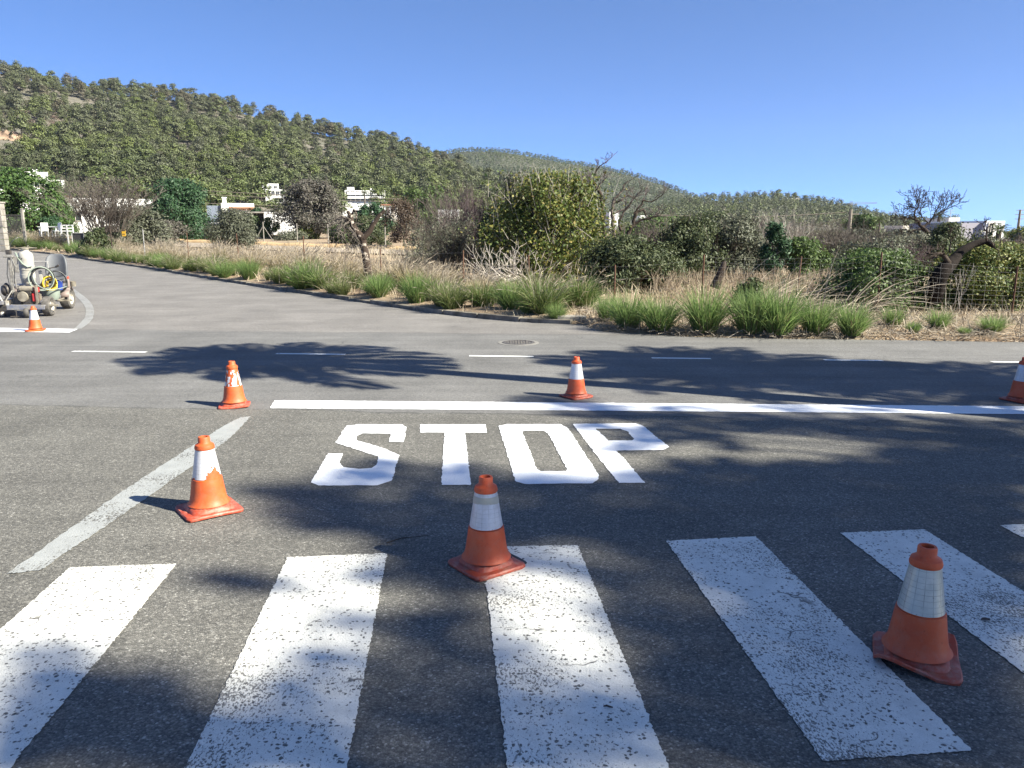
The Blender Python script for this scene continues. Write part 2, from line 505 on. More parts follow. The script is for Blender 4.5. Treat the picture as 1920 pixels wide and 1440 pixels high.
M['twig_grey'] = simple("grey_twigs", (.15, .13, .112), (.085, .072, .062), 3, .9)
M['twig_purple'] = simple("purplish_twigs", (.13, .10, .10), (.075, .058, .058), 3, .9)
M['twig_brown'] = simple("brown_twigs", (.11, .075, .052), (.06, .042, .03), 3, .9)
M['straw'] = leaf_mat("dry_straw", [(.30, .245, .17), (.39, .33, .24), (.235, .19, .135), (.46, .40, .305)], trans=.15, rough=.7)
M['straw_grey'] = leaf_mat("grey_straw", [(.27, .225, .17), (.36, .31, .25), (.19, .155, .115)], trans=.1, rough=.8)
M['plume'] = leaf_mat("seed_plume", [(.37, .315, .24), (.47, .41, .325), (.29, .235, .175)], trans=.35, rough=.8)
M['grass_green'] = leaf_mat("bright_grass", [(.105, .185, .05), (.16, .25, .075), (.22, .29, .10), (.085, .15, .045)], .5, alt=(.20, .27, .10), trans=.5)
M['grass_mid'] = leaf_mat("tussock_grass", [(.065, .12, .025), (.10, .165, .04), (.14, .19, .06), (.22, .20, .10)], .5, alt=(.16, .17, .07), trans=.35)
M['grass_dry'] = leaf_mat("drying_grass", [(.10, .10, .04), (.2, .165, .085), (.30, .24, .135), (.08, .085, .032)], .5, alt=(.28, .22, .13))
M['l_carob'] = leaf_mat("carob_leaves", [(.03, .06, .018), (.05, .095, .025), (.09, .15, .035)])
M['l_dark'] = leaf_mat("deep_green_leaves", [(.022, .05, .024), (.035, .078, .035), (.05, .10, .04)])
M['l_olive'] = leaf_mat("olive_leaves", [(.075, .085, .052), (.11, .12, .08), (.055, .06, .038), (.16, .165, .12)])
M['l_sage'] = leaf_mat("sage_leaves", [(.115, .12, .082), (.16, .16, .115), (.08, .085, .055)])
M['l_fig'] = leaf_mat("yellowing_leaves", [(.075, .11, .022), (.13, .155, .035), (.055, .09, .022), (.20, .185, .045), (.10, .135, .03), (.04, .07, .02), (.25, .20, .06)], trans=.3)
M['l_mastic'] = leaf_mat("dull_green_leaves", [(.035, .05, .022), (.06, .078, .032), (.09, .10, .045)])
M['l_bush'] = leaf_mat("bush_leaves", [(.042, .08, .02), (.07, .118, .03), (.11, .155, .045), (.03, .056, .017)])
M['l_yellowbush'] = leaf_mat("yellow_green_leaves", [(.05, .085, .02), (.09, .125, .03), (.2, .19, .05), (.04, .06, .018)])
M['l_brown'] = leaf_mat("dead_brown_leaves", [(.075, .056, .042), (.11, .083, .062), (.05, .038, .029)])
M['l_greydead'] = leaf_mat("dull_grey_foliage", [(.10, .093, .08), (.15, .135, .115), (.065, .06, .05), (.085, .09, .06)])
M['l_palm'] = leaf_mat("palm_leaves", [(.05, .08, .025), (.08, .12, .035), (.12, .14, .05)])
M['l_pine'] = leaf_mat("pine_needles", [(.060, .080, .025), (.082, .106, .032), (.106, .13, .043)], .8, alt=(.065, .07, .045), trans=.1)
M['l_pine_mass'] = leaf_mat("pine_wood_needles", [(.06, .073, .031), (.08, .095, .039), (.102, .117, .051)], tint=True, alt=(1.05, .8, 1.2), trans=.0)
M['l_pine_dead'] = leaf_mat("dead_pine_needles", [(.13, .085, .06), (.17, .12, .09), (.10, .07, .05)], trans=.1)
M['l_scrub'] = leaf_mat("hillside_scrub_leaves", [(.10, .095, .065), (.14, .13, .095), (.075, .085, .042)], trans=0)
M['l_far'] = leaf_mat("far_pine_needles", [(.045, .065, .03), (.065, .085, .038), (.05, .06, .036)], tint=True, alt=(1.2, .95, 1.2), trans=0)
# ------------------------------------------------------------------ ground, road, kerb, verge
def ground():
    rad = np.concatenate([[0.0], np.geomspace(1.5, 7000, 90)])
    na = 160
    a = np.arange(na) / na * 2 * math.pi
    X = rad[:, None] * np.cos(a); Y = rad[:, None] * np.sin(a)
    Z = T(X, Y)
    mb = MB()
    V = np.stack([X, Y, Z], -1).reshape(-1, 3)
    Fq = [(i * na + k, i * na + (k + 1) % na, (i + 1) * na + (k + 1) % na, (i + 1) * na + k) for i in range(len(rad) - 1) for k in range(na)]
    mb.add(V, [(q[3], q[2], q[1], q[0]) if False else q for q in Fq])
    o = mb.build("ground", M['soil'], smooth=True)
    o.location.z = -0.06
    tag(o, kind='structure')
ground()

EDGE = [(-60, 82), (-41, 62), (-27.6, 48.9), (-17.8, 36.8), (-11.0, 27.7), (-5.92, 21.0), (-3.14, 17.5), (-1.14, 15.0), (.38, 13.78), (1.23, 13.55),
        (1.48, 12.57), (2.65, 11.95), (3.98, 11.70), (5.33, 11.6), (7.56, 11.33), (14, 10.8), (40, 8.6)]
KERB = EDGE[:10]
def smooth_poly(pts, step=.25):
    pts = np.asarray(pts, float)
    n = len(pts)
    out = []
    for i in range(n - 1):
        p0 = pts[max(i - 1, 0)]; p1 = pts[i]; p2 = pts[i + 1]; p3 = pts[min(i + 2, n - 1)]
        L = np.linalg.norm(p2 - p1); k = max(2, int(L / step))
        for t in np.arange(k) / k:
            out.append(.5 * ((2 * p1) + (p2 - p0) * t + (2 * p0 - 5 * p1 + 4 * p2 - p3) * t * t + (3 * p1 - p0 - 3 * p2 + p3) * t ** 3))
    out.append(pts[-1])
    return np.array(out)

def road():
    ex = np.array([e[0] for e in EDGE][::-1], float); ey = np.array([e[1] for e in EDGE][::-1], float)
    ys = sorted(set(np.concatenate([np.linspace(-9, 8.6, 8), np.linspace(8.6, 16, 60), np.linspace(16, 82, 90), ey]).tolist()))
    mb = MB(); rows = []
    for y in ys:
        xr = 40.0 if y <= 8.6 else float(np.interp(y, ey, ex))
        xl = -75.0 if y < 13.2 else min(-26 - .8 * (y - 13), xr - 3)
        xs = np.linspace(xl, xr, 12)
        rows.append(np.stack([xs, np.full(12, y), T(xs, np.full(12, y)) + .004], -1))
    V = np.concatenate(rows)
    Fq = [(i * 12 + k, i * 12 + k + 1, (i + 1) * 12 + k + 1, (i + 1) * 12 + k) for i in range(len(ys) - 1) for k in range(11)]
    mb.add(V, Fq)
    tag(mb.build("road", M['asphalt']), kind='structure')
road()

def normals2d(pl):
    t = np.gradient(pl, axis=0); t /= np.linalg.norm(t, axis=1, keepdims=True)
    return np.stack([-t[:, 1], t[:, 0]], -1)           # left of travel direction

def kerb():
    pl = smooth_poly(KERB, 1.0)
    # even steps of one metre: each stone with a small gap, some sunk or tilted
    seg = np.concatenate([[0], np.cumsum(np.linalg.norm(np.diff(pl, axis=0), axis=1))])
    L = seg[-1]; rng = np.random.default_rng(3)
    mb = MB()
    s = 0.0
    while s < L - .3:
        e = min(s + 1.0, L)
        p0 = np.array([np.interp(s + .012, seg, pl[:, i]) for i in (0, 1)]); p1 = np.array([np.interp(e - .012, seg, pl[:, i]) for i in (0, 1)])
        d = (p1 - p0); ln = np.linalg.norm(d); d /= ln
        n = np.array([-d[1], d[0]])                      # towards the field
        c = (p0 + p1) / 2 + n * .06
        z = float(T(c[0], c[1])) + rng.uniform(-.012, .012)
        hgt = .085 + rng.uniform(-.012, .012)
        R = np.array([(d[0], n[0], 0), (d[1], n[1], 0), (0, 0, 1)]) @ rotx(rng.normal(0, .03))
        mb.box((c[0], c[1], z + hgt / 2 - .03), (ln, .14, hgt + .06), R)
        s = e
    tag(mb.build("kerb", M['concrete'], bevel=.012), kind='structure')
kerb()

VERGE_OFF = [(.0, -.03), (.13, .075), (.6, .12), (1.5, .14), (3.0, .13), (5.0, .08), (8.0, .0), (12, -.12)]
def verge():
    pl = smooth_poly(EDGE, .5)
    nn = -normals2d(pl)                                  # EDGE runs left to right: the field lies on its left
    nn = -nn
    k = 14
    for _ in range(25):
        nn[1:-1] = (nn[:-2] + nn[1:-1] * 2 + nn[2:]) / 4
    nn /= np.linalg.norm(nn, axis=1, keepdims=True)
    offs = np.concatenate([np.linspace(.0, 1.5, 9), np.linspace(1.8, 12, 24)])
    rng = np.random.default_rng(5)
    rows = []
    for o in offs:
        z = np.interp(o, [v[0] for v in VERGE_OFF], [v[1] for v in VERGE_OFF])
        p = pl + nn * o
        bump_ = .03 * np.sin(p[:, 0] * 3.1 + p[:, 1] * 1.7) * np.sin(p[:, 1] * 2.3 - p[:, 0]) if o > .2 else 0
        kerbed = np.where(pl[:, 1] > 13.0, 1.0, .35 if o < .7 else .8)
        rows.append(np.stack([p[:, 0], p[:, 1], T(p[:, 0], p[:, 1]) + z * (kerbed if z > 0 else 1) + bump_ + rng.normal(0, .008, len(p))], -1))
    V = np.concatenate(rows); n = len(pl)
    Fq = [(i * n + j, i * n + j + 1, (i + 1) * n + j + 1, (i + 1) * n + j) for i in range(len(offs) - 1) for j in range(n - 1)]
    mb = MB(); mb.add(V, Fq)
    tag(mb.build("verge_soil", M['soil'], smooth=True), kind='structure')
    return pl, nn
VPL, VNN = verge()
def GZ(x, y):
    """height of the soil at a point of the verge or the field"""
    d = np.hypot(VPL[:, 0] - x, VPL[:, 1] - y); i = int(d.argmin())
    o = float(np.dot(np.array([x, y]) - VPL[i], VNN[i]))
    z = float(np.interp(o, [v[0] for v in VERGE_OFF], [v[1] for v in VERGE_OFF]))
    return float(T(x, y)) + max(z, -.05) * (1.0 if VPL[i, 1] > 13 else .7)

# ------------------------------------------------------------------ road markings
def rough_outline(pts, rng, step=.03, amp=.0025):
    out = []
    n = len(pts)
    for i in range(n):
        a = np.array(pts[i]); b = np.array(pts[(i + 1) % n])
        k = max(1, int(np.linalg.norm(b - a) / step))
        for t in range(k): out.append(a + (b - a) * t / k + rng.normal(0, amp, 2))
    return out

def flat_poly(name, outer, mat, z, parent=None, inner=None, amp=.0025, seed=1, step=.03):
    rng = np.random.default_rng(seed)
    loops = [rough_outline(outer, rng, step, amp)]
    if inner: loops.append(rough_outline(inner, rng, step, amp))
    loops3 = [[Vector((p[0], p[1], 0)) for p in l] for l in loops]
    tri = tessellate_polygon(loops3)
    V = [(v.x, v.y, float(T(v.x, v.y)) + z) for l in loops3 for v in l]
    fs = []
    for t in tri:
        a, b, c = (Vector(V[i]) for i in t)
        t = list(t)
        if (b - a).cross(c - a).z < 0: t.reverse()
        fs.append((*t, t[-1]))
    mb = MB(); mb.add(V, fs)
    return mb.build(name, mat, parent)

def structure_root(name, loc=(0, 0, 0)):
    o = bpy.data.objects.new(name, None); COL.objects.link(o); o.location = loc
    return tag(o, kind='structure')

def zz(x, y): return at(560 + x / 2.667, 740 + y / 2.667)
STOP = {
 'S': ([(62, 445), (100, 460), (395, 459), (466, 435), (502, 307), (440, 279), (370, 255), (290, 233), (288, 212), (320, 197), (462, 200), (453, 239), (525, 241), (540, 166), (515, 153), (300, 153), (240, 160), (184, 244), (270, 272), (395, 312), (400, 322), (388, 356), (365, 372), (300, 376), (226, 368), (203, 345), (222, 299), (147, 299)], None),
 'T': ([(610, 153), (936, 153), (940, 194), (832, 193), (862, 457), (713, 457), (731, 193), (608, 193)], None),
 'O': ([(1000, 160), (1040, 152), (1310, 152), (1347, 172), (1502, 410), (1500, 426), (1465, 449), (1130, 452), (1085, 440)], [(1118, 190), (1130, 184), (1225, 184), (1250, 200), (1341, 376), (1335, 388), (1210, 388), (1190, 375)]),
 'P': ([(1368, 150), (1690, 148), (1722, 160), (1852, 266), (1820, 281), (1590, 285), (1733, 447), (1600, 447)], [(1485, 175), (1610, 175), (1645, 190), (1679, 226), (1665, 233), (1550, 234)]),
}
r_ = structure_root("stop_lettering")
for i, (k, (o_, i_)) in enumerate(STOP.items()):
    flat_poly("letter", [zz(*p) for p in o_], M['fresh_paint'], .008, r_, [zz(*p) for p in i_] if i_ else None, .003, i)
tag(flat_poly("stop_line_marking", [(-2.23, 6.95), (3, 6.77), (12, 6.42), (12, 6.76), (4.75, 7.03), (-2.29, 7.29)], M['fresh_paint'], .008, amp=.003), kind='structure')
r_ = structure_root("zebra_crossing_marking")
STR = [(-3.14, 3.38, -2.64, 3.44), (-2.14, 3.50, -1.64, 3.545), (-1.12, 3.62, -.63, 3.67), (-.155, 3.745, .34, 3.775), (.81, 3.83, 1.30, 3.89), (1.77, 3.94, 2.25, 3.99), (2.70, 4.05, 3.19, 4.10), (3.68, 4.15, 4.17, 4.2)]
for i, (a, b, c, d) in enumerate(STR):
    flat_poly("crossing_stripe", [(a, b), (a + .145, b - 1.725), (c + .14, d - 1.735), (c, d)], M['zebra_paint'], .008, r_, amp=.0022, seed=20 + i, step=.012)
old = [(-2.40, 3.43), (-2.26, 3.47), (-2.23, 4.5), (-2.215, 5.3), (-2.22, 5.9), (-2.30, 6.63), (-2.37, 6.60), (-2.41, 6.38), (-2.43, 5.6), (-2.44, 4.6)]
tag(flat_poly("worn_edge_line", old, M['old_paint'], .008, amp=.004, seed=7), kind='structure')
r_ = structure_root("centre_line_marking")
for x0, x1 in ((-5.98, -4.94), (-3.15, -2.21), (-.56, .28), (1.8, 2.55), (3.96, 4.68), (6.0, 6.9), (8.4, 9.3), (-8.9, -7.9)):
    ya, yb = 9.98 - .073 * x0, 9.98 - .073 * x1
    flat_poly("dash", [(x0, ya - .045), (x1, yb - .045), (x1, yb + .045), (x0, ya + .045)], M['thin_paint'], .008, r_, amp=.002, seed=40)
tag(flat_poly("side_road_line_marking", [(-13, 12.55), (-8.0, 12.5), (-7.15, 12.42), (-7.26, 12.87), (-8.7, 13.03), (-13, 13.2)], M['fresh_paint'], .008, amp=.003), kind='structure')
arc_o = smooth_poly([at(152, 617), at(172, 601), at(176, 580), at(166, 563), at(148, 549), at(140, 543)], .3)
arc_i = smooth_poly([at(130, 545), at(143, 556), at(156, 570), at(161, 583), at(158, 598), at(138, 618)], .3)
tag(flat_poly("worn_curved_line", list(arc_o) + list(arc_i), M['ghost_paint'], .008, amp=.004, step=.1), kind='structure')
# faint ghost of a scraped marking on the side road
# ------------------------------------------------------------------ manhole
def manhole():
    x, y = at(972, 643)
    r = empty("manhole_cover", (x, y, .004), "round dark iron manhole cover set in the road below the kerb end", "manhole")
    mb = MB(); mb.lathe([(0, .006), (.27, .006), (.27, .0)], 40)
    for i in range(9):
        for j in range(9):
            px, py = (i - 4) * .055, (j - 4) * .055
            if math.hypot(px, py) < .235 and (i + j) % 2 == 0: mb.box((px, py, .009), (.045, .02, .006), rotz(.785))
    mb.build("lid", M['rust_lid'], r)
    mb = MB(); mb.lathe([(.275, .0), (.275, .01), (.33, .01), (.33, .0)], 40); mb.build("frame", M['rust_lid'], r)
    mb = MB(); mb.lathe([(.335, .005), (.42, .004), (.42, .0)], 40); mb.build("concrete_surround", M['surround'], r)
    r.scale = (.72, .72, 1)
M['rust_lid'] = simple("manhole_iron", (.07, .065, .065), (.12, .11, .10), 18, .6, .2)
M['surround'] = simple('grey_surround', (.22, .21, .195), (.17, .165, .155), 12, .9)
manhole()

# ------------------------------------------------------------------ traffic cones
def mat_cone(name, c1, c2, dust, dust_amt):
    m, nt, b = new_mat(name)
    v = coords(nt)
    c = mix(nt, ramp(nt, noise(nt, v, 14, 5, .65), [(.35, 0.0), (.7, 1.0)]), c1, c2)
    d = ramp(nt, noise(nt, v, 22, 6, .72), [(.46, 0.0), (.66, dust_amt)])
    c = mix(nt, d, c, dust)
    sc = ramp(nt, noise(nt, v, 60, 3, .7), [(.62, 0.0), (.72, .6)])
    c = mix(nt, sc, c, tuple(x * .45 for x in c1))
    nt.links.new(c, b.inputs["Base Color"])
    b.inputs["Roughness"].default_value = .55
    bump(nt, b, noise(nt, v, 40, 4), .15, .004)
    return m
M['cone'] = mat_cone("orange_plastic", (.54, .082, .018), (.46, .064, .015), (.42, .17, .10), .3)
M['cone_pale'] = mat_cone("faded_orange_plastic", (.52, .095, .018), (.44, .07, .014), (.42, .16, .09), .3)
M['cone_base'] = mat_cone("dusty_orange_rubber", (.40, .06, .025), (.30, .048, .024), (.36, .19, .14), .7)
M['black_rubber'] = simple("black_rubber", (.02, .02, .024), (.045, .043, .045), 20, .75, bmp=.2)
def mat_sleeve(name, c1, c2, metal, grid=1.0):
    m, nt, b = new_mat(name)
    v = coords(nt)
    sep = node(nt, "ShaderNodeSeparateXYZ"); nt.links.new(v, sep.inputs[0])
    a = math_(nt, 'ARCTAN2', sep.outputs[1], sep.outputs[0])
    ga = math_(nt, 'ABSOLUTE', math_(nt, 'SUBTRACT', math_(nt, 'FRACT', math_(nt, 'MULTIPLY', a, 14 / math.pi / 2)), .5))
    gz = math_(nt, 'ABSOLUTE', math_(nt, 'SUBTRACT', math_(nt, 'FRACT', math_(nt, 'MULTIPLY', sep.outputs[2], 48)), .5))
    g = ramp(nt, math_(nt, 'MINIMUM', ga, gz), [(.02, 1.0), (.06, 0.0)])
    g = math_(nt, 'MULTIPLY', g, ramp(nt, noise(nt, v, 12, 3), [(.35, 0.0), (.6, .55 * grid)]))
    c = mix(nt, ramp(nt, noise(nt, v, 16, 5, .65), [(.35, 0.0), (.7, 1.0)]), c1, c2)
    c = mix(nt, g, c, tuple(x * .55 for x in c2))
    c = mix(nt, ramp(nt, noise(nt, v, 75, 3, .7), [(.64, 0.0), (.72, .6)]), c, (.12, .11, .1))
    nt.links.new(c, b.inputs["Base Color"])
    b.inputs["Roughness"].default_value = .38
    b.inputs["Metallic"].default_value = metal
    return m
M['sleeve'] = mat_sleeve("reflective_sleeve", (.62, .62, .64), (.48, .47, .47), .15)
M['sleeve_silver'] = mat_sleeve("silver_sleeve", (.55, .57, .52), (.40, .43, .40), .45, 1.6)
M['tape'] = simple("beige_tape", (.42, .40, .33), (.34, .33, .27), 12, .5)

CONE_PROF = [(.118, .050), (.108, .062), (.100, .085), (.093, .13), (.0855, .185), (.083, .2), (.077, .203), (.077, .204), (.050, .372), (.0545, .374), (.0555, .382), (.051, .398), (.036, .408), (.033, .413), (.0325, .438), (.030, .443), (.022, .443), (.0205, .43), (.0205, .36)]
def sleeve_mesh(z0, z1, torn=None, seed=0, off=.0022, na=56, nz=40):
    def rad(z): return .077 + (.050 - .077) * (z - .204) / (.372 - .204) + off
    from mathutils import noise as mn
    mb = MB(); V = []; Fs = []
    for i in range(nz + 1):
        z = z0 + (z1 - z0) * i / nz
        for k in range(na):
            a = k / na * 2 * math.pi
            V.append((rad(z) * math.cos(a), rad(z) * math.sin(a), z))
    for i in range(nz):
        for k in range(na):
            if torn and torn((k + .5) / na * 2 * math.pi, (i + .5) / nz, mn): continue
            Fs.append((i * na + k, i * na + (k + 1) % na, (i + 1) * na + (k + 1) % na, (i + 1) * na + k))
    mb.add(V, Fs)
    return mb

def base_mesh(half=.142, warp=0.0, seed=0):
    """square foot with rounded corners, a raised skirt rolling up to the cone"""
    rng = np.random.default_rng(seed)
    n = 48
    def sq(r, k, p):   # superellipse of half-width r, exponent p
        a = k / n * 2 * math.pi
        c, s_ = math.cos(a), math.sin(a)
        q = (abs(c) ** p + abs(s_) ** p) ** (-1 / p)
        return r * q * c, r * q * s_
    rings = [(half, 9, .0), (half + .002, 9, .010), (half - .003, 9, .017), (half - .02, 8, .018), (half - .034, 5, .020), (half - .037, 4, .031), (half - .043, 3, .042), (half - .052, 2.4, .047), (.109, 2, .051), (.1, 2, .056), (.098, 2, .062)]
    ph = rng.uniform(0, 6.28, 4)
    V = []
    for r, p, z in rings:
        for k in range(n):
            x, y = sq(r, k, p)
            a = k / n * 2 * math.pi
            w = warp * max(0, math.cos(a * 2 + ph[0])) * max(0, (math.hypot(x, y) - .11)) * 3
            V.append((x, y, z + w + (rng.normal(0, .0012) if z > .001 else 0)))
    Fs = [(i * n + k, i * n + (k + 1) % n, (i + 1) * n + (k + 1) % n, (i + 1) * n + k) for i in range(len(rings) - 1) for k in range(n)]
    mb = MB(); mb.add(V, Fs)
    return mb

def cone(px, py, s, rz, label, mats=('cone', 'cone_base', 'sleeve'), torn=None, z0=.206, z1=.371, warp=.05, seed=0, tilt=(0, 0), tape=False, foot=False, half=.142):
    x, y = at(px, py)
    r = empty("traffic_cone", (x, y, .006), label, "traffic cone", "traffic cones round the fresh markings", rz)
    r.scale = (s, s, s); r.rotation_euler = (tilt[0], tilt[1], rz)
    mb = MB(); mb.lathe(CONE_PROF, 48); mb.build("cone_body", M[mats[0]], r, smooth=True, auto=True)
    base_mesh(half, warp=warp, seed=seed).build("base", M[mats[1]], r, smooth=True, auto=True)
    sleeve_mesh(z0, z1, torn, seed).build("reflective_sleeve", M[mats[2]], r, smooth=True)
    if tape: sleeve_mesh(.318, .356, lambda a, t, mn: t < .12 + .1 * math.sin(a * 2) , off=.0036, nz=20).build("tape_band", M['tape'], r, smooth=True)
    if foot:
        q = base_mesh(.137, 0, 3).build("rubber_foot", M['black_rubber'], r, smooth=True, auto=True)
        q.location = (.035, .022, -.003); q.rotation_euler = (0, 0, .02); q.scale = (1, 1, .55)
    return r
def nz_(mn, a, t, sc, sd): return mn.noise(Vector((math.cos(a) * sc, math.sin(a) * sc, t * sc * 1.3 + sd)))
VIEW = -math.pi / 2
def torn_lower(a, t, mn):      # the lower edge of the sleeve flaked away towards the viewer's road
    d = abs((a - 5.05 + math.pi) % (2 * math.pi) - math.pi)
    return t < max(0, .44 - d * .46) + .15 * nz_(mn, a, t, 3.2, 4) or (t < .62 and d < .3 and nz_(mn, a, t, 5, 2) > .25)
def torn_heavy(a, t, mn):
    return nz_(mn, a, t, 2.2, 9.3) + .5 * nz_(mn, a, t, 5, 1) > -.02 + .35 * (.7 - t) or t > .9 + .1 * nz_(mn, a, t, 3, 7)
cone(393, 958, 1.0, .66, "bright orange cone whose torn white sleeve peels at its lower edge, beside the worn line", ('cone_pale', 'cone_base', 'sleeve'), torn_lower, seed=1, half=.158)
cone(440, 762, .955, .25, "small orange cone with mostly scraped off white sleeve at the stop line's end", ('cone_pale', 'cone_base', 'sleeve'), torn_heavy, seed=2)
cone(1080, 745, .9, .62, "red orange cone with clean white sleeve standing just beyond the stop line in dappled shade", ('cone', 'cone_base', 'sleeve'), seed=3)
cone(1913, 752, .95, .35, "red orange cone with white sleeve at the stop line's far end, farthest from the lettering", ('cone', 'cone_base', 'sleeve'), seed=4)
cone(67, 621, .92, .3, "small pale orange cone standing before the line marking machine", ('cone_pale', 'cone_pale', 'sleeve'), seed=5)
cone(912, 1062, 1.02, .66, "dark orange cone with beige tape on its sleeve and black rubber foot, below the lettering", ('cone', 'cone_base', 'sleeve'), seed=6, tape=True, foot=True)
cone(1716, 1238, 1.03, -.42, "leaning orange cone with cracked silver sleeve and warped dusty base between two crossing stripes", ('cone', 'cone_base', 'sleeve_silver'), seed=7, warp=.28)

# ------------------------------------------------------------------ small litter on the road
def scrap(px, py, label, L, w, name, cat, mat, rz):
    x, y = at(px, py)
    rng = np.random.default_rng(int(px))
    mb = MB()
    n = 6; V = []
    for i in range(n + 1):
        t = i / n; hw = w * math.sin(math.pi * min(max(t, .04), .97)) ** .6
        for sgn in (-1, 0, 1): V.append(((t - .5) * L, sgn * hw, .008 + .004 * abs(sgn) + .002 * math.sin(t * 5) + rng.normal(0, .0006)))
    Fs = [(i * 3 + k, (i + 1) * 3 + k, (i + 1) * 3 + k + 1, i * 3 + k + 1) for i in range(n) for k in range(2)]
    mb.add(V, Fs)
    o = mb.build(name, mat, loc=(x, y, .004)); o.rotation_euler = (0, 0, rz)
    tag(o, label, cat)
M['dead_leaf'] = simple("dark_dead_leaf", (.05, .035, .03), (.03, .022, .02), 30, .8)
scrap(1848, 1167, "curled dark dead leaf lying on the crossing stripe beside the silver sleeved cone", .045, .011, "dead_leaf", "leaf", M['dead_leaf'], .2)
scrap(1140, 1332, "narrow dark dead leaf on the lower end of the middle crossing stripe", .032, .006, "dead_leaf", "leaf", M['dead_leaf'], -.1)
def twig(a, b, label):
    x0, y0 = at(*a); x1, y1 = at(*b)
    mb = MB(); mb.tube([(x0, y0, .012), ((x0 * 2 + x1) / 3, (2 * y0 + y1) / 3 + .01, .02), ((x0 + 2 * x1) / 3, (y0 + 2 * y1) / 3 - .004, .018), (x1, y1, .011)], [.003, .003, .002, .0015], 5)
    tag(mb.build("twig", M['bark_dark']), label, "twig")
twig((725, 1022), (805, 1007), "thin dark twig lying on the asphalt near the taped cone")

# ------------------------------------------------------------------ palms beside the road, out of the frame: their crowns shade the junction
def palm_frond(rng, L, az, el0, droop, leaf=.42, gap=.05, wid=.022):
    n = 14
    t = np.linspace(0, 1, n)
    el = el0 - droop * t ** 1.3
    ds = L / (n - 1)
    p = np.zeros((n, 3)); tw = rng.uniform(-.3, .3)
    for i in range(1, n):
        p[i] = p[i - 1] + ds * np.array([math.cos(el[i]) * math.cos(az), math.cos(el[i]) * math.sin(az), math.sin(el[i])])
    side = np.array([-math.sin(az), math.cos(az), 0])
    k = int(L / gap)
    tt = np.linspace(.1, .99, k)
    c = np.stack([np.interp(tt, t, p[:, i]) for i in range(3)], -1)
    tan = unit(np.stack([np.interp(tt, t, np.gradient(p[:, i])) for i in range(3)], -1))
    up = np.cross(side, tan) * -1
    Q = []
    for s_ in (-1, 1):
        ll = leaf * np.sin(np.pi * np.clip(tt * .9 + .08, 0, 1)) ** .6 * rng.uniform(.85, 1.1, k)
        d = unit(side * s_ + tan * .75 + up * rng.uniform(.0, .5, (k, 1)) + rng.normal(0, .08, (k, 3)))
        w = unit(np.cross(d, up)) * wid
        e = c + d * ll[:, None] + np.array([0, 0, -1]) * (ll[:, None] * .18)
        mid = c + d * ll[:, None] * .45
        Q.append(np.stack([c - w * .5, mid - w, e, mid + w], 1))
    return p, np.concatenate(Q)

def palm(x, y, h, r, n, seed, label, name="palm_tree", cat="palm", el=(-.25, 1.35), lean=(0, 0), leaf=.42, mat='l_palm', thick=.16, droop=(.7, 1.3), base_z=0.0, gap=.05, wid=.022, group=None, az_keep=None):
    rng = np.random.default_rng(seed)
    root = empty(name, (x, y, base_z), label, cat, group)
    tp = np.array([(lean[0] * t * t, lean[1] * t * t, h * t) for t in np.linspace(0, 1, 12)])
    rr = thick * (1 + .25 * np.exp(-np.linspace(0, 8, 12))) * (1 + .1 * np.sin(np.arange(12) * 2.1))
    mb = MB(); mb.tube(tp, rr, 10); mb.build("trunk", M['bark_grey'], root, smooth=True)
    top = tp[-1]
    mb = MB(); mr = MB()
    for i in range(n):
        f = (i + .5) / n
        az = i * 2.39996 + rng.uniform(-.2, .2)
        e0 = el[0] + (el[1] - el[0]) * (f ** .8) + rng.uniform(-.15, .15)
        p, Q = palm_frond(rng, r * rng.uniform(.85, 1.1), az, e0, rng.uniform(*droop), leaf, gap, wid)
        o = top + np.array([math.cos(az), math.sin(az), 0]) * thick * .6
        mb.quads(Q + o)
        mr.tube(p[::2] + o, np.linspace(.02, .004, len(p[::2])) * (r / 2), 4)
    mb.build("fronds", M[mat], root); mr.build("stalks", M['wood_pole'], root)
    return root
# trees by the roadside, out of the frame, placed and shaped by the shade they throw on the junction
KX, KY = SUN_DIR.x / SUN_DIR.z, SUN_DIR.y / SUN_DIR.z
def shade_palm(sx, sy, h, r, n, seed, label, **kw):
    root = palm(sx + KX * h, sy + KY * h, h, r, n, seed, label, leaf=.5, wid=.036, gap=.045, group="palms beside the camera that shade the junction", **kw)
    fr = [c for c in root.children if c.name.startswith("fronds")][0]
    co = np.empty(len(fr.data.vertices) * 3, np.float32); fr.data.vertices.foreach_get("co", co); co = co.reshape(-1, 3)
    mx = float((co[:, 0] - KX * co[:, 2]).mean()) + root.location.x; my = float((co[:, 1] - KY * co[:, 2]).mean()) + root.location.y
    root.location.x += sx - mx; root.location.y += sy - my
    return root
PALMS = [(-3.05, 9.75, 6.3, 1.5, 36, 1, "slender palm whose crown shades the white dashes beyond the orange cones"),
         (2.6, 9.1, 6.8, 1.75, 44, 2, "palm whose crown shades the far lane behind the middle cone of the stop line"),
         (5.3, 7.95, 7.2, 1.7, 36, 3, "palm whose frond tips shade the far end of the stop line")]
for a in PALMS: shade_palm(*a)

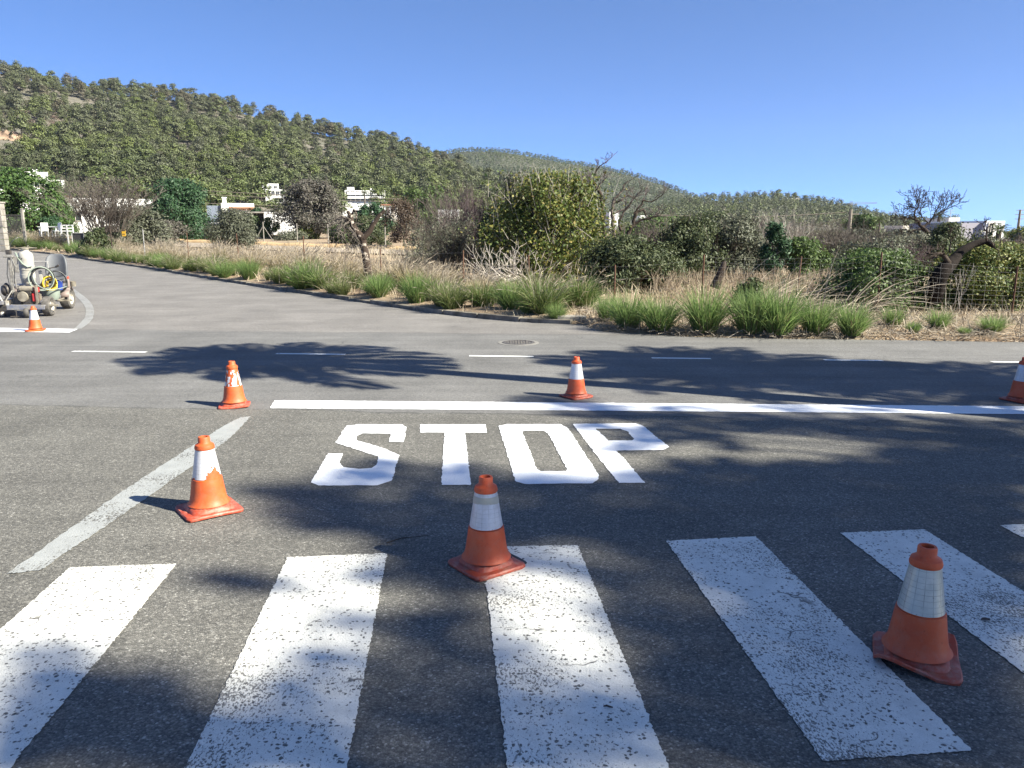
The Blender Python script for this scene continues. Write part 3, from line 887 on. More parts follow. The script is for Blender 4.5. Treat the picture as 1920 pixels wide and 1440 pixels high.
def shade_tree(x, y, spots, label, seed, h0=6.6, dens=1.0, leaf=.17, grow=1.0, feather=.1):
    rng = np.random.default_rng(seed)
    root = empty("roadside_tree", (x, y, 0), label, "tree")
    o = np.array([x, y, 0.0]); mb = MB(); tips = []
    for i, (px, py, rx, ry) in enumerate(spots):
        rx *= grow; ry *= grow
        c = np.array(at(px, py)); ex = (np.array(at(px + rx, py)) - np.array(at(px - rx, py))) / 2
        ey = (np.array(at(px, py - ry)) - np.array(at(px, py + ry))) / 2
        area = math.pi * np.linalg.norm(ex) * np.linalg.norm(ey)
        n = int(dens * area / (leaf * leaf * .24) * 1.5) + 12
        a = rng.uniform(0, 2 * np.pi, n); r = np.sqrt(rng.random(n)) * (1 + .12 * np.sin(a * 3 + i) + rng.normal(0, feather, n))
        g = c + np.outer(r * np.cos(a), ex) + np.outer(r * np.sin(a), ey)
        hc = h0 + 1.1 * MN0(c * .5 + seed)
        hh = hc + rng.normal(0, .22, n)
        C = np.stack([g[:, 0] + KX * hh, g[:, 1] + KY * hh, hh], -1) - o
        mb.quads(leaf_q(rng, C, leaf))
        tips.append(np.array([c[0] + KX * hc, c[1] + KY * hc, hc - .1]) - o)
    mb.build("crown", M['l_mastic'], root)
    mt = MB()
    top = np.mean(tips, 0) * np.array([.25, .25, .5])
    mt.tube([(0, 0, -.2), top * .5, top], [.24, .2, .17], 10)
    for t in tips:
        m_ = (top * .55 + t * .45) + rng.normal(0, .08, 3) + np.array([0, 0, .3])
        mt.tube([top, m_, t], [.06, .03, .012], 5)
    mt.build("trunk", M['bark_grey'], root, smooth=True)
def MN0(v):
    from mathutils import noise as mn
    return mn.noise(Vector((float(v[0]), float(v[1]), 0)))
def leaf_q(rng, C, size):
    n = len(C); d = unit(rng.normal(size=(n, 3))); s = unit(np.cross(d, rng.normal(size=(n, 3))))
    L = size * rng.uniform(.7, 1.3, (n, 1)); w = L * .5
    return np.stack([C - d * L * .5, C + s * w * .5, C + d * L * .5, C - s * w * .5], 1)
SPOTS_FAR = [(1760, 812, 130, 12), (1560, 796, 110, 8), (1420, 800, 90, 8), (1880, 830, 80, 20), (1270, 800, 70, 10), (1790, 860, 110, 24), (1620, 872, 80, 14), (1700, 882, 90, 20), (1230, 780, 90, 8), (1090, 764, 60, 6), (1000, 750, 50, 7), (1060, 752, 50, 8), (1160, 778, 130, 9), (1330, 786, 120, 10), (1500, 782, 120, 12), (1700, 792, 140, 11), (1880, 800, 90, 11), (1130, 768, 60, 6), (1290, 765, 60, 5), (1480, 764, 70, 5), (1640, 768, 60, 5),
             (1180, 825, 60, 20), (1240, 815, 50, 18), (1330, 818, 55, 14), (1110, 800, 35, 10), (1480, 808, 90, 9), (1620, 815, 90, 12), (1760, 835, 100, 24), (1860, 870, 90, 35), (1760, 880, 90, 28), (1640, 885, 90, 20), (1330, 872, 50, 14), (1260, 868, 30, 10), (1510, 880, 80, 16), (1420, 878, 60, 16), (1370, 838, 30, 9), (1680, 850, 40, 12)]
SPOTS_NEAR = [(820, 1040, 70, 24), (750, 1030, 60, 16), (830, 1005, 70, 16), (880, 1050, 50, 24), (1380, 900, 100, 26), (1520, 905, 110, 28), (1680, 905, 120, 34), (1820, 910, 120, 40), (1260, 900, 60, 18), (1890, 860, 80, 40), (1140, 895, 20, 10), (600, 950, 70, 20), (750, 985, 90, 20), (880, 985, 90, 26), (1010, 980, 90, 26), (1130, 985, 90, 26), (660, 893, 60, 14), (740, 885, 50, 16), (845, 890, 70, 22), (700, 868, 40, 6), (500, 922, 50, 16), (580, 935, 80, 30), (700, 950, 110, 40), (830, 955, 100, 45), (950, 945, 90, 36), (1060, 920, 90, 18), (1080, 960, 110, 32), (1010, 895, 50, 12), (1190, 930, 110, 40), (1330, 935, 120, 42), (1480, 940, 120, 45), (1640, 950, 130, 50), (1800, 960, 120, 55), (1900, 960, 60, 60), (620, 988, 70, 14), (740, 1012, 80, 14), (880, 1010, 80, 18), (1010, 1005, 70, 16),
              (1180, 1000, 70, 16), (1560, 1020, 90, 40), (1720, 1040, 110, 50), (1860, 1060, 90, 60), (1400, 1000, 70, 14), (1470, 1060, 80, 50), (1330, 1060, 60, 40), (1180, 1060, 60, 40), (1060, 1060, 40, 26), (960, 1050, 40, 24)]
SPOTS_FRONT = [(420, 1083, 60, 13), (500, 1098, 50, 13), (690, 1080, 40, 14), (790, 1060, 70, 24), (860, 1085, 60, 34), (840, 1160, 70, 56), (770, 1190, 50, 50), (740, 1280, 80, 64), (850, 1270, 70, 64), (800, 1390, 120, 76), (900, 1420, 60, 40), (620, 1170, 50, 16), (600, 1235, 60, 18), (530, 1280, 60, 18), (500, 1345, 70, 34), (610, 1330, 60, 34), (560, 1405, 110, 50), (650, 1420, 80, 40), (420, 1420, 90, 50),
               (95, 1222, 60, 14), (60, 1270, 70, 28), (40, 1335, 80, 54), (130, 1390, 100, 66), (215, 1272, 60, 30), (280, 1315, 80, 52), (240, 1400, 110, 60), (340, 1385, 80, 60), (160, 1320, 60, 36), (30, 1415, 70, 50), (350, 1300, 50, 30),
               (940, 1335, 70, 44), (1040, 1335, 60, 40), (1000, 1410, 100, 50), (1130, 1400, 80, 56), (1150, 1320, 50, 34), (1180, 1150, 50, 46), (1240, 1220, 60, 40), (1130, 1110, 50, 30), (1200, 1255, 40, 20), (960, 1220, 30, 30)]
SPOTS_RIGHT = [(1180, 985, 90, 24), (1320, 990, 100, 20), (1470, 1000, 100, 30), (1640, 1010, 120, 40), (1820, 1010, 120, 50), (1400, 960, 120, 40), (1560, 965, 120, 40), (1260, 1010, 70, 24), (1440, 1100, 100, 60), (1600, 1090, 100, 60), (1750, 1100, 100, 60), (1880, 1110, 80, 60), (1420, 1260, 100, 60), (1580, 1210, 100, 60), (1720, 1220, 100, 60), (1840, 1230, 100, 60), (1580, 1330, 120, 60), (1730, 1340, 120, 60), (1860, 1350, 90, 60), (1440, 1400, 90, 60), (1580, 1420, 100, 40), (1240, 1300, 40, 30), (1330, 1080, 60, 30), (1290, 1130, 70, 50), (1330, 1230, 90, 44), (1380, 1330, 100, 60), (1230, 1360, 60, 50), (1320, 1420, 90, 40), (1430, 1170, 90, 60), (1560, 1150, 90, 60), (1680, 1140, 80, 60), (1800, 1160, 90, 60), (1890, 1180, 60, 70), (1500, 1270, 100, 60), (1640, 1270, 100, 60), (1780, 1280, 100, 60), (1890, 1300, 70, 70), (1500, 1390, 100, 60), (1650, 1390, 100, 60), (1800, 1400, 100, 60), (1900, 1410, 60, 50)]
shade_tree(17.5, .4, SPOTS_FAR, "leafy roadside tree whose high crown dapples the stop line and the letter P", 1, 11.0, grow=1.12, feather=.16)
shade_tree(20.0, -3.4, SPOTS_NEAR, "leafy roadside tree whose crown shades the asphalt between lettering and crossing", 2, 15.0, grow=1.2, feather=.16)
shade_tree(15.5, -5.2, SPOTS_FRONT, "leafy roadside tree whose crown dapples the lower crossing stripes", 3, 13.0, 1.0, grow=1.15, feather=.26)
shade_tree(28, -8.4, SPOTS_RIGHT, "leafy roadside tree whose crown shades the crossing around the silver sleeved cone", 4, 21.0, 1.2, grow=1.35, feather=.2)
# ------------------------------------------------------------------ plant builders
def smooth_poly3(pts, k=6):
    pts = np.asarray(pts, float); n = len(pts); out = []
    for i in range(n - 1):
        p0 = pts[max(i - 1, 0)]; p1 = pts[i]; p2 = pts[i + 1]; p3 = pts[min(i + 2, n - 1)]
        for t in np.arange(k) / k: out.append(.5 * ((2 * p1) + (p2 - p0) * t + (2 * p0 - 5 * p1 + 4 * p2 - p3) * t * t + (3 * p1 - p0 - 3 * p2 + p3) * t ** 3))
    out.append(pts[-1]); return np.array(out)

def leaf_quads(rng, C, size, outward=None, bias=.5, aspect=.45, jitter=.35, tang=None):
    n = len(C)
    if tang is not None:        # leaves lie roughly on the surface of their clump, facing out
        nr = unit(unit(outward) + np.array([0, 0, .2]) + rng.normal(0, tang, (n, 3)))
        d = unit(np.cross(nr, rng.normal(size=(n, 3)))); s = np.cross(nr, d)
        L = size * rng.uniform(1 - jitter, 1 + jitter, (n, 1)); w = L * aspect
        return np.stack([C - d * L * .5, C + s * w * .5, C + d * L * .5, C - s * w * .5], 1)
    d = rng.normal(size=(n, 3))
    if outward is not None: d = unit(d) + outward * bias
    d = unit(d)
    s = unit(np.cross(d, rng.normal(size=(n, 3))))
    L = size * rng.uniform(1 - jitter, 1 + jitter, (n, 1))
    w = L * aspect
    return np.stack([C - d * L * .5, C + s * w * .5, C + d * L * .5, C - s * w * .5], 1)

def clump_cloud(rng, w, d, h, nl, nleaf, lump=.34, lo=.0, shell=.55, flat=1.0, pk=.24, rag=.065):
    """points of a lumpy dome-shaped crown standing on z = 0: lobes of unequal size, leaves near each lobe's surface"""
    u = (np.arange(nl) + rng.random(nl)) / nl
    az = np.arange(nl) * 2.39996 + rng.normal(0, .5, nl)
    z = .04 + .84 * u
    prof = np.maximum(1 - (np.abs(z - pk) / (.97 - pk)) ** 1.8, .02) ** .72 * np.where(z < .14, .8, 1)
    rad = prof * np.where(rng.random(nl) < .75, rng.uniform(.5, .98, nl), rng.uniform(.05, .6, nl))
    lc = np.stack([np.cos(az) * rad * w / 2, np.sin(az) * rad * d / 2, z * h], -1)
    lr = lump * rng.uniform(.55, 1.3, nl)
    wt = lr ** 2 / (lr ** 2).sum()
    which = rng.choice(nl, nleaf, p=wt)
    dd = rdir(rng, nleaf)
    rr = rng.uniform(shell, 1.0, (nleaf, 1)) * lr[which][:, None]
    C = lc[which] + dd * rr * np.array([w / 2, d / 2, (w / 4 + h / 4) * flat]) + rng.normal(0, 1, (nleaf, 3)) * np.array([w, d, h]) * np.where(rng.random((nleaf, 1)) < .35, rag, .02)
    k = np.array([w / 2 / np.percentile(np.abs(C[:, 0]), 98.5), d / 2 / np.percentile(np.abs(C[:, 1]), 98.5), h / np.percentile(C[:, 2], 99.3)])
    return C * k, dd, lc * k, which

def limbs(rng, mb, base, tips, r0, wob=.08, sides=5, m=0, fork=.35):
    top = base + (np.mean(tips, 0) - base) * fork
    pts = [base, base + (top - base) * .5 + rng.normal(0, wob * .4, 3), top]
    mb.tube(pts, [r0, r0 * .85, r0 * .7], sides + 2, m)
    for t in tips:
        mid = (top + t) / 2 + rng.normal(0, wob, 3)
        mb.tube([top, top * .6 + mid * .4 + rng.normal(0, wob * .3, 3), mid, t], [r0 * .55, r0 * .42, r0 * .3, r0 * .1], sides, m)

def fork_tree(rng, base, d0, L, r0, depth, kids=(2, 4), spread=.7, wob=.18, up=.15, shrink=.68, out=None, rmin=.004, seg=4):
    """bare branches: lists of straight pieces (p0, p1, r0, r1)"""
    if out is None: out = []
    p = np.array(base, float); d = unit(np.array(d0, float)); r = r0
    nodes_ = []
    for i in range(seg):
        d = unit(d + rng.normal(0, wob, 3) + np.array([0, 0, up * .3]))
        q = p + d * (L / seg)
        r2 = max(r * .86, rmin)
        out.append((p, q, r, r2)); nodes_.append((q, d.copy(), r2))
        p, r = q, r2
    if depth > 0:
        k = int(rng.integers(kids[0], kids[1] + 1))
        for j in range(k):
            if j == 0: q, dd, rr = nodes_[-1]
            else: q, dd, rr = nodes_[int(rng.integers(1, seg))]
            nd = unit(dd + rdir(rng, 1)[0] * spread + np.array([0, 0, up]))
            fork_tree(rng, q, nd, L * shrink * rng.uniform(.7, 1.2), rr * .72, depth - 1, kids, spread, wob, up, shrink, out, rmin, seg)
    return out

def put_sticks(mb, segs, sides=4, m=0):
    if not segs: return
    a = np.array([s[0] for s in segs]); b = np.array([s[1] for s in segs])
    mb.sticks(a, b, [s[2] for s in segs], [s[3] for s in segs], sides, m)

def brush(rng, n, w, h, spread=.8, curve=.3, r=.006, z0=0.0, twigs=3, base_r=.3):
    """many fine stems fanning up from the ground, each with side twigs"""
    out = []
    az = rng.uniform(0, 2 * np.pi, n); lean = np.abs(rng.normal(0, spread, n)) * .6
    for i in range(n):
        p = np.array([math.cos(az[i]) * w * base_r * rng.random(), math.sin(az[i]) * w * base_r * rng.random(), z0])
        d = np.array([math.cos(az[i]) * lean[i], math.sin(az[i]) * lean[i], 1.0]); d = unit(d)
        L = h * rng.uniform(.55, 1.05) / max(d[2], .35); L = min(L, h * 1.25)
        k = 5
        for j in range(k):
            d2 = unit(d + np.array([d[0], d[1], -.1]) * curve * j / k + rng.normal(0, .1, 3))
            q = p + d2 * L / k
            out.append((p, q, r * (1 - j / k * .7), r * (1 - (j + 1) / k * .7)))
            if j >= 1:
                for _ in range(twigs):
                    td = unit(d2 + rdir(rng, 1)[0] * .75 + np.array([0, 0, .25]))
                    tl = L * rng.uniform(.1, .24)
                    e = q + td * tl
                    out.append((q, e, r * .5, r * .25))
                    out.append((e - td * tl * .5, e - td * tl * .5 + unit(td + rdir(rng, 1)[0] * .6) * tl * .5, r * .35, r * .2))
            p = q
    return out

def shrub(px, d, ytop, wpx, leaf, label, cat="shrub", name="shrub", ybase=None, nleaf=0, cov=2.6, tang=.55, size=.12, nl=26, lump=.36, seed=0, bark='bark_grey', depth=None, twigs=0, twig_mat='twig_grey', lo=.2, pk=.24, rag=.065, group=None, trunk=.05, aspect=.45, bias=.5, lift=0.0, fall=0.0, twig_r=.009):
    rng = np.random.default_rng(seed + int(px))
    x, y, _ = G(px, d); z = GZ(x, y)
    topz = P(px, ytop, d)[2]
    h = topz - z
    w = W(wpx, d)
    nleaf = int(min(30000, cov * math.pi * w * h / (size * size * aspect * .5)))
    root = empty(name, (x, y, z), label, cat, group)
    dep = depth or w * .9
    Ch = h * (1 - lift)
    C, dd, lc, which = clump_cloud(rng, w, dep, Ch, nl, nleaf, lump, lo, pk=pk, rag=rag)
    C[:, 2] += h * lift
    keep = (C[:, 2] > .02 * h) & (C[:, 2] < h * 1.02)
    C, dd = C[keep], dd[keep]
    mb = MB(); out_ = dd * .7 + .6 * unit(C - np.array([0, 0, h * .35]))
    mb.quads(leaf_quads(rng, C, size, out_ + np.array([0, 0, -fall]), bias, aspect, tang=tang))
    mb.build("foliage", M[leaf], root)
    mb = MB()
    tips = [c + np.array([0, 0, h * lift]) for c in lc]
    for t in tips:
        b0 = np.array([rng.normal(0, .05 * w), rng.normal(0, .05 * w), 0])
        mid = b0 * .4 + t * np.array([.45, .45, .6]) + rng.normal(0, .05 * w, 3)
        mb.tube([b0, mid, t], [trunk, trunk * .7, trunk * .25], 5)
    if twigs:
        s = []
        for _ in range(twigs):
            c = tips[int(rng.integers(0, len(tips)))]
            dirn = unit(c / np.array([w, dep, h]) + rng.normal(0, .35, 3) + np.array([0, 0, .35]))
            p = c + rng.normal(0, .08, 3) * w
            L = rng.uniform(.1, .22) * max(h, w * .6)
            q = p + dirn * L; q[2] = min(q[2], h * 1.06)
            s.append((p, q, twig_r, twig_r * .45))
        ms = MB(); put_sticks(ms, s, 3)
        ms.build("bare_crown", M[twig_mat], root)
    mb.build("stem", M[bark], root, smooth=True)
    return root

def tree(px, d, ytop, wpx, leaf, label, cat="tree", name="tree", seed=0, nleaf=0, cov=2.6, tang=.55, size=.28, nl=30, lump=.3, trunk_r=.16, clear=.28, bark='bark_grey', flat=.9, aspect=.5, twigs=0, twig_mat='twig_grey', bias=.5, group=None):
    rng = np.random.default_rng(seed + int(px))
    x, y, _ = G(px, d); z = GZ(x, y)
    h = P(px, ytop, d)[2] - z; w = W(wpx, d)
    nleaf = int(min(30000, cov * math.pi * w * h * (1 - clear) / (size * size * aspect * .5)))
    root = empty(name, (x, y, z), label, cat, group)
    C, dd, lc, which = clump_cloud(rng, w, w, h * (1 - clear), nl, nleaf, lump, .5, flat=flat)
    cz = h * clear
    C[:, 2] += cz
    k = (C[:, 2] > h * clear * .8) & (C[:, 2] < h * 1.01)
    C, dd = C[k], dd[k]
    out_ = dd * .7 + .6 * unit(C - np.array([0, 0, cz]))
    mb = MB(); mb.quads(leaf_quads(rng, C, size, out_, bias, aspect, tang=tang)); mb.build("crown", M[leaf], root)
    mb = MB()
    sel = lc[rng.permutation(nl)[:min(nl, 14)]] + np.array([0, 0, cz])
    limbs(rng, mb, np.zeros(3), sel, trunk_r, .06 * w)
    mb.build("trunk", M[bark], root, smooth=True)
    if twigs:
        s = []
        for _ in range(twigs):
            c = lc[int(rng.integers(0, nl))] + np.array([0, 0, cz])
            p = c + rng.normal(0, .07, 3) * w
            q = p + unit(c - np.array([0, 0, cz * .8]) + rng.normal(0, .3, 3) * w) * rng.uniform(.07, .16) * w
            m_ = (p + q) / 2 + rng.normal(0, .03, 3) * w
            s.append((p, m_, .02, .014)); s.append((m_, q, .014, .007))
            s.append((m_, m_ + (q - p) * .4 + rng.normal(0, .04, 3) * w, .012, .006))
        ms = MB(); put_sticks(ms, s, 3); ms.build("bare_crown", M[twig_mat], root)
    return root

def bare(px, d, ytop, label, cat="tree", name="bare_tree", seed=0, L=1.2, r0=.07, depth=4, mat='bark_dark', lean=(0, 0, 1), twig_mat=None, spread=.7, up=.2, kids=(2, 4), wob=.2, shrink=.7, group=None, part="crown", rmin=.006, n0=1, z=None):
    rng = np.random.default_rng(seed)
    x, y, _ = G(px, d); zz_ = GZ(x, y) if z is None else z
    root = empty(name, (x, y, zz_), label, cat, group)
    segs = []
    for k in range(n0):
        l = np.array(lean, float) + (rng.normal(0, .35, 3) if n0 > 1 else 0)
        fork_tree(rng, (0, 0, 0), l, L, r0, depth, kids, spread, wob, up, shrink, segs, rmin)
    top = max(s[1][2] for s in segs)
    want = P(px, ytop, d)[2] - zz_
    k = want / top
    segs = [(a * k, b * k, r * min(k, 1.15), q * min(k, 1.15)) for a, b, r, q in segs]
    big = [s for s in segs if s[2] > r0 * .42 * min(k, 1.15)]; small = [s for s in segs if s[2] <= r0 * .42 * min(k, 1.15)]
    mb = MB(); put_sticks(mb, big, 7); mb.build("trunk", M[mat], root, smooth=True)
    if small:
        mb = MB(); put_sticks(mb, small, 4); mb.build(part, M[twig_mat or mat], root)
    return root

def px_tree(px, d, ybase, label, limbs_, mat='bark_dark', twig_mat=None, seed=0, twigs=3, tl=.5, name="bare_tree", cat="tree", depth=2, rt=.012, up=.15):
    """a bare tree whose limbs follow given lines: each limb is a list of (px, py, depth offset) and two radii"""
    rng = np.random.default_rng(seed)
    x, y, _ = G(px, d); z = GZ(x, y); o = np.array([x, y, z])
    r = empty(name, (x, y, z), label, cat)
    mb = MB(); segs = []
    for pts, r0, r1 in limbs_:
        q = [np.array(P(a[0], a[1], d + (a[2] if len(a) > 2 else 0))) - o for a in pts]
        q = smooth_poly3(q, 4)
        q += rng.normal(0, r0 * .25, q.shape)
        mb.tube(q, np.linspace(r0, r1, len(q)) * rng.uniform(.85, 1.2, len(q)), 7)
        for k in range(twigs):
            i = int(rng.integers(len(q) // 3, len(q) - 1)) if k else len(q) - 1
            dr = unit(q[i] - q[max(i - 3, 0)])
            fork_tree(rng, q[i], unit(dr + rdir(rng, 1)[0] * (.2 if k == 0 else .8) + np.array([0, 0, up])), tl * rng.uniform(.6, 1.1), rt if k else max(r1 * .8, rt), depth, (2, 3), .65, .22, up, .7, segs, rt * .55)
    mb.build("trunk", M[mat], r, smooth=True)
    mb = MB(); put_sticks(mb, segs, 4); mb.build("crown", M[twig_mat or mat], r)
    return r

def brush_shrub(px, d, ytop, wpx, label, mat, seed=0, n=60, r=.008, leaf=None, nleaf=0, size=.07, name="leafless_shrub", cat="shrub", spread=.8, twigs=3, lift=0, stem=None, group=None, curve=.3):
    rng = np.random.default_rng(seed + int(px))
    x, y, _ = G(px, d); z = GZ(x, y)
    h = P(px, ytop, d)[2] - z; w = W(wpx, d)
    root = empty(name, (x, y, z), label, cat, group)
    segs = brush(rng, n, w, h * (1 - lift), spread, curve, r, h * lift, twigs)
    k = np.array([min(1.0, w / 2 / max(1e-6, np.percentile([abs(s[1][0]) for s in segs], 97))) if True else 1] * 2 + [1.0])
    segs = [(s[0] * k, s[1] * k, s[2], s[3]) for s in segs]
    mx = max(s[1][2] for s in segs); kz = np.array([1, 1, h / mx])
    segs = [(s[0] * kz, s[1] * kz, s[2], s[3]) for s in segs]
    mb = MB(); put_sticks(mb, segs, 3); mb.build("crown", M[mat], root)
    if leaf:
        ends = np.array([s[1] for s in segs])
        C = ends[rng.integers(0, len(ends), nleaf)] + rng.normal(0, .05, (nleaf, 3))
        mb = MB(); mb.quads(leaf_quads(rng, C, size, None, .5, .4)); mb.build("foliage", M[leaf], root)
    if stem:
        mb = MB(); mb.tube([(0, 0, 0), (.05, .02, h * lift * .5), (0, 0, h * lift * 1.2)], [stem, stem * .8, stem * .6], 7); mb.build("stem", M['bark_dark'], root, smooth=True)
    return root

# ------------------------------------------------------------------ grass tussocks
def blades(rng, n, L, base_r, lean, wid, droop=.5, segs=4, wind=(0, 0), min_l=.4):
    a = rng.uniform(0, 2 * np.pi, n); rr = base_r * np.sqrt(rng.random(n))
    p0 = np.stack([np.cos(a) * rr, np.sin(a) * rr, np.zeros(n)], -1)
    az = a + rng.normal(0, .6, n)
    ln = np.abs(rng.normal(0, lean, n)) + .06
    d = np.stack([np.cos(az) * ln + wind[0], np.sin(az) * ln + wind[1], np.ones(n)], -1); d = unit(d)
    Ls = L * rng.uniform(min_l, 1.0, n)
    pts = [p0]
    for i in range(segs):
        out = np.stack([np.cos(az), np.sin(az), np.zeros(n)], -1)
        d = unit(d + out * droop * (i / segs) ** 1.2 * ln[:, None] * 1.6 - np.array([0, 0, 1]) * droop * .35 * (i / segs))
        pts.append(pts[-1] + d * (Ls / segs)[:, None])
    s = unit(np.cross(d, rng.normal(size=(n, 3))) * np.array([1, 1, .3]))
    return pts, s, d

def ribbon(mb, pts, s, w0, taper, m=0):
    n = len(pts[0]); k = len(pts)
    ws = [w0 * tp for tp in taper]
    V = np.stack([np.stack([p - s * w, p + s * w], 1) for p, w in zip(pts, ws)], 1)     # n,k,2,3
    V = V.reshape(n, k * 2, 3)
    f = np.array([(2 * i, 2 * i + 1, 2 * i + 3, 2 * i + 2) for i in range(k - 1)])
    Fs = (np.arange(n) * k * 2)[:, None, None] + f[None]
    mb.add(V.reshape(-1, 3), Fs.reshape(-1, 4), m)

def tussock_meshes(seed, kind):
    rng = np.random.default_rng(seed)
    mb = MB()
    if kind == 'green':
        pts, s, d = blades(rng, 640, .80, .16, .42, .006, .55); ribbon(mb, pts, s, .0048, (1, 1, .85, .55, .05))
        g = mb.mesh("tussock_leaves", M['grass_green'])
        mb = MB(); pts, s, d = blades(rng, 70, .62, .16, .6, .006, .6); ribbon(mb, pts, s, .005, (1, 1, .8, .5, .05))
        return g, mb.mesh("tussock_dead_leaves", M['grass_dry']), "dead_leaves"
    if kind == 'mid':
        pts, s, d = blades(rng, 760, .74, .2, .5, .006, .75); ribbon(mb, pts, s, .0055, (1, 1, .85, .55, .05))
        g = mb.mesh("tussock_leaves", M['grass_mid'])
    else:
        pts, s, d = blades(rng, 460, .72, .18, .45, .006, .6); ribbon(mb, pts, s, .006, (1, 1, .85, .55, .05))
        g = mb.mesh("tussock_leaves", M['grass_dry'])
    mb = MB()
    n = 40 if kind == 'mid' else 110
    pts, s, d = blades(rng, n, .84, .17, .36, .003, .45, wind=(.12, 0), min_l=.5)
    ribbon(mb, pts, s, .0028, (1, 1, .9, .8, .6))
    tip = pts[-1]; dd = unit(d + np.array([.25, 0, -.25]))
    Lp = rng.uniform(.12, .22, (n, 1))
    for sg in (s, np.cross(dd, s)):
        mb.quads(np.stack([tip - dd * .02, tip + dd * Lp * .4 + sg * .008, tip + dd * Lp, tip + dd * Lp * .4 - sg * .008], 1))
    return g, mb.mesh("tussock_plumes", M['plume']), "seed_plumes"
TUS = {k: [tussock_meshes(100 + i + 10 * j, k) for i in range(4)] for j, k in enumerate(('green', 'mid', 'dry'))}

def tussock(x, y, s, kind, label, group=None, sz=None, rng=random.Random(4), z=None):
    a, b, pn = TUS[kind][rng.randrange(4)]
    r = empty("grass_tussock", (x, y, GZ(x, y) - .01 if z is None else z), label, "grass tussock", group, rng.uniform(-.5, .5))
    r.scale = (s, s, sz or s)
    for nm, me in (("leaves", a), (pn, b)):
        o = bpy.data.objects.new(nm, me); COL.objects.link(o); o.parent = r
        o.rotation_euler = (0, 0, rng.uniform(-.4, .4))
    return r

FRONT = [(1140, 612, .62, .75, 'green', "bright green tussock at the start of the row, beside the broken kerb stone"),
         (1180, 622, .95, .9, 'green', "wide bright green tussock on the road edge under the mastic shrub"),
         (1238, 627, .98, .86, 'green', "bright green tussock with arching tips, second in the row without kerb"),
         (1325, 630, 1.05, 1.1, 'green', "tall upright bright green tussock standing alone at the road edge"),
         (1412, 632, 1.05, 1.12, 'green', "tall bright green tussock, one of a touching pair at the road edge"),
         (1463, 634, 1.1, 1.15, 'green', "biggest bright green tussock of the touching pair, in front of the straw heap"),
         (1533, 634, .82, .86, 'green', "middle sized bright green tussock in front of the straw heap's end"),
         (1603, 636, .78, .8, 'green', "bright green tussock in front of the round bush behind the wire mesh"),
         (1679, 624, .5, .52, 'green', "small green tussock below the dark mesh fence post"),
         (1719, 634, .3, .3, 'green', "tiny green tuft in the straw litter between two small tussocks"),
         (1766, 628, .52, .5, 'green', "small green tussock below the pale saplings"),
         (1816, 637, .25, .2, 'green', "flat tiny green tuft at the very edge of the asphalt"),
         (1868, 634, .58, .42, 'green', "low wide green tussock near the end of the mesh fence")]
for px, py, s, sz, k, lab in FRONT:
    x, y = at(px, py); tussock(x, y + .12, s, k, lab, "grass tussocks along the road edge", sz)
KT = [(1045, 607, .55, .5, 'green', "small fresh green tuft growing on the kerb beside the tall plumed tussock"),
      (1020, 600, 1.15, 1.1, 'mid', "big plumed tussock at the end of the kerb, green below and straw coloured above"),
      (1090, 590, 1.1, 1.05, 'mid', "plumed tussock between the kerb end and the mastic shrub"),
      (905, 588, .9, .85, 'mid', "green tussock on the kerb in front of the bleached branches"),
      (850, 585, .8, .8, 'mid', "green tussock on the kerb before the fig tree"),
      (815, 575, .85, .85, 'mid', "fresh green tussock on the kerb in front of the brown plumed one"),
      (770, 558, 1.25, 1.1, 'dry', "tall brown tussock thick with straw plumes behind the kerb"),
      (700, 562, .8, .75, 'mid', "green tussock on the kerb before the fence post by the dead tree"),
      (655, 552, .9, .85, 'mid', "low green tussock on the kerb in front of the dead gnarled tree")]
for px, py, s, sz, k, lab in KT:
    x, y = at(px, py); tussock(x, y + .15, s, k, lab, "grass tussocks along the kerb", sz)
def along(s_from, s_to, step, off, kinds, size, label, group, seed):
    rng = random.Random(seed)
    seg = np.concatenate([[0], np.cumsum(np.linalg.norm(np.diff(VPL, axis=0), axis=1))])
    s = s_from
    while s < s_to:
        i = int(np.searchsorted(seg, s)); i = min(i, len(VPL) - 1)
        o = off + rng.uniform(-.35, .35)
        p = VPL[i] + VNN[i] * o
        sc_ = size * rng.uniform(.6, 1.3)
        tussock(p[0], p[1], sc_, rng.choice(kinds), label, group, sc_ * rng.uniform(.85, 1.1), rng)
        s += step * rng.uniform(.7, 1.3)
SEG = np.concatenate([[0], np.cumsum(np.linalg.norm(np.diff(VPL, axis=0), axis=1))])
def s_of(pt):
    return SEG[int(np.hypot(VPL[:, 0] - pt[0], VPL[:, 1] - pt[1]).argmin())]
sA, sB, sC, sD = s_of((-27, 48.9)), s_of((-5.9, 21)), s_of((.4, 13.8)), s_of((-46, 66))
along(sB, sC - .4, .8, .52, ('mid', 'mid', 'green'), .8, "leafy green tussock in the row behind the kerb near its end", "green tussocks right behind the kerb", 1)
along(sA, sB, .8, .55, ('mid', 'mid', 'green'), .92, "leafy green tussock in the row behind the kerb along the side road", "green tussocks behind the kerb of the side road", 2)
along(sD, sA, 1.5, .9, ('mid', 'green'), 1.2, "far leafy tussock behind the kerb where the side road bends away", "far tussocks behind the kerb", 3)
along(sB, sC - 1, .8, 1.7, ('dry', 'dry', 'mid'), .9, "straw coloured plumed tussock behind the green row, short of the fence", "plumed tussocks before the fence", 4)
along(sA, sB, .85, 2.0, ('dry', 'dry', 'mid'), 1.0, "tall straw coloured plumed tussock behind the green row of the side road", "plumed tussocks along the side road", 5)
along(sB - 4, sC - 5, 1.1, 3.2, ('dry',), .8, "dry plumed tussock along the thin fence posts", "dry tussocks along the fence", 6)
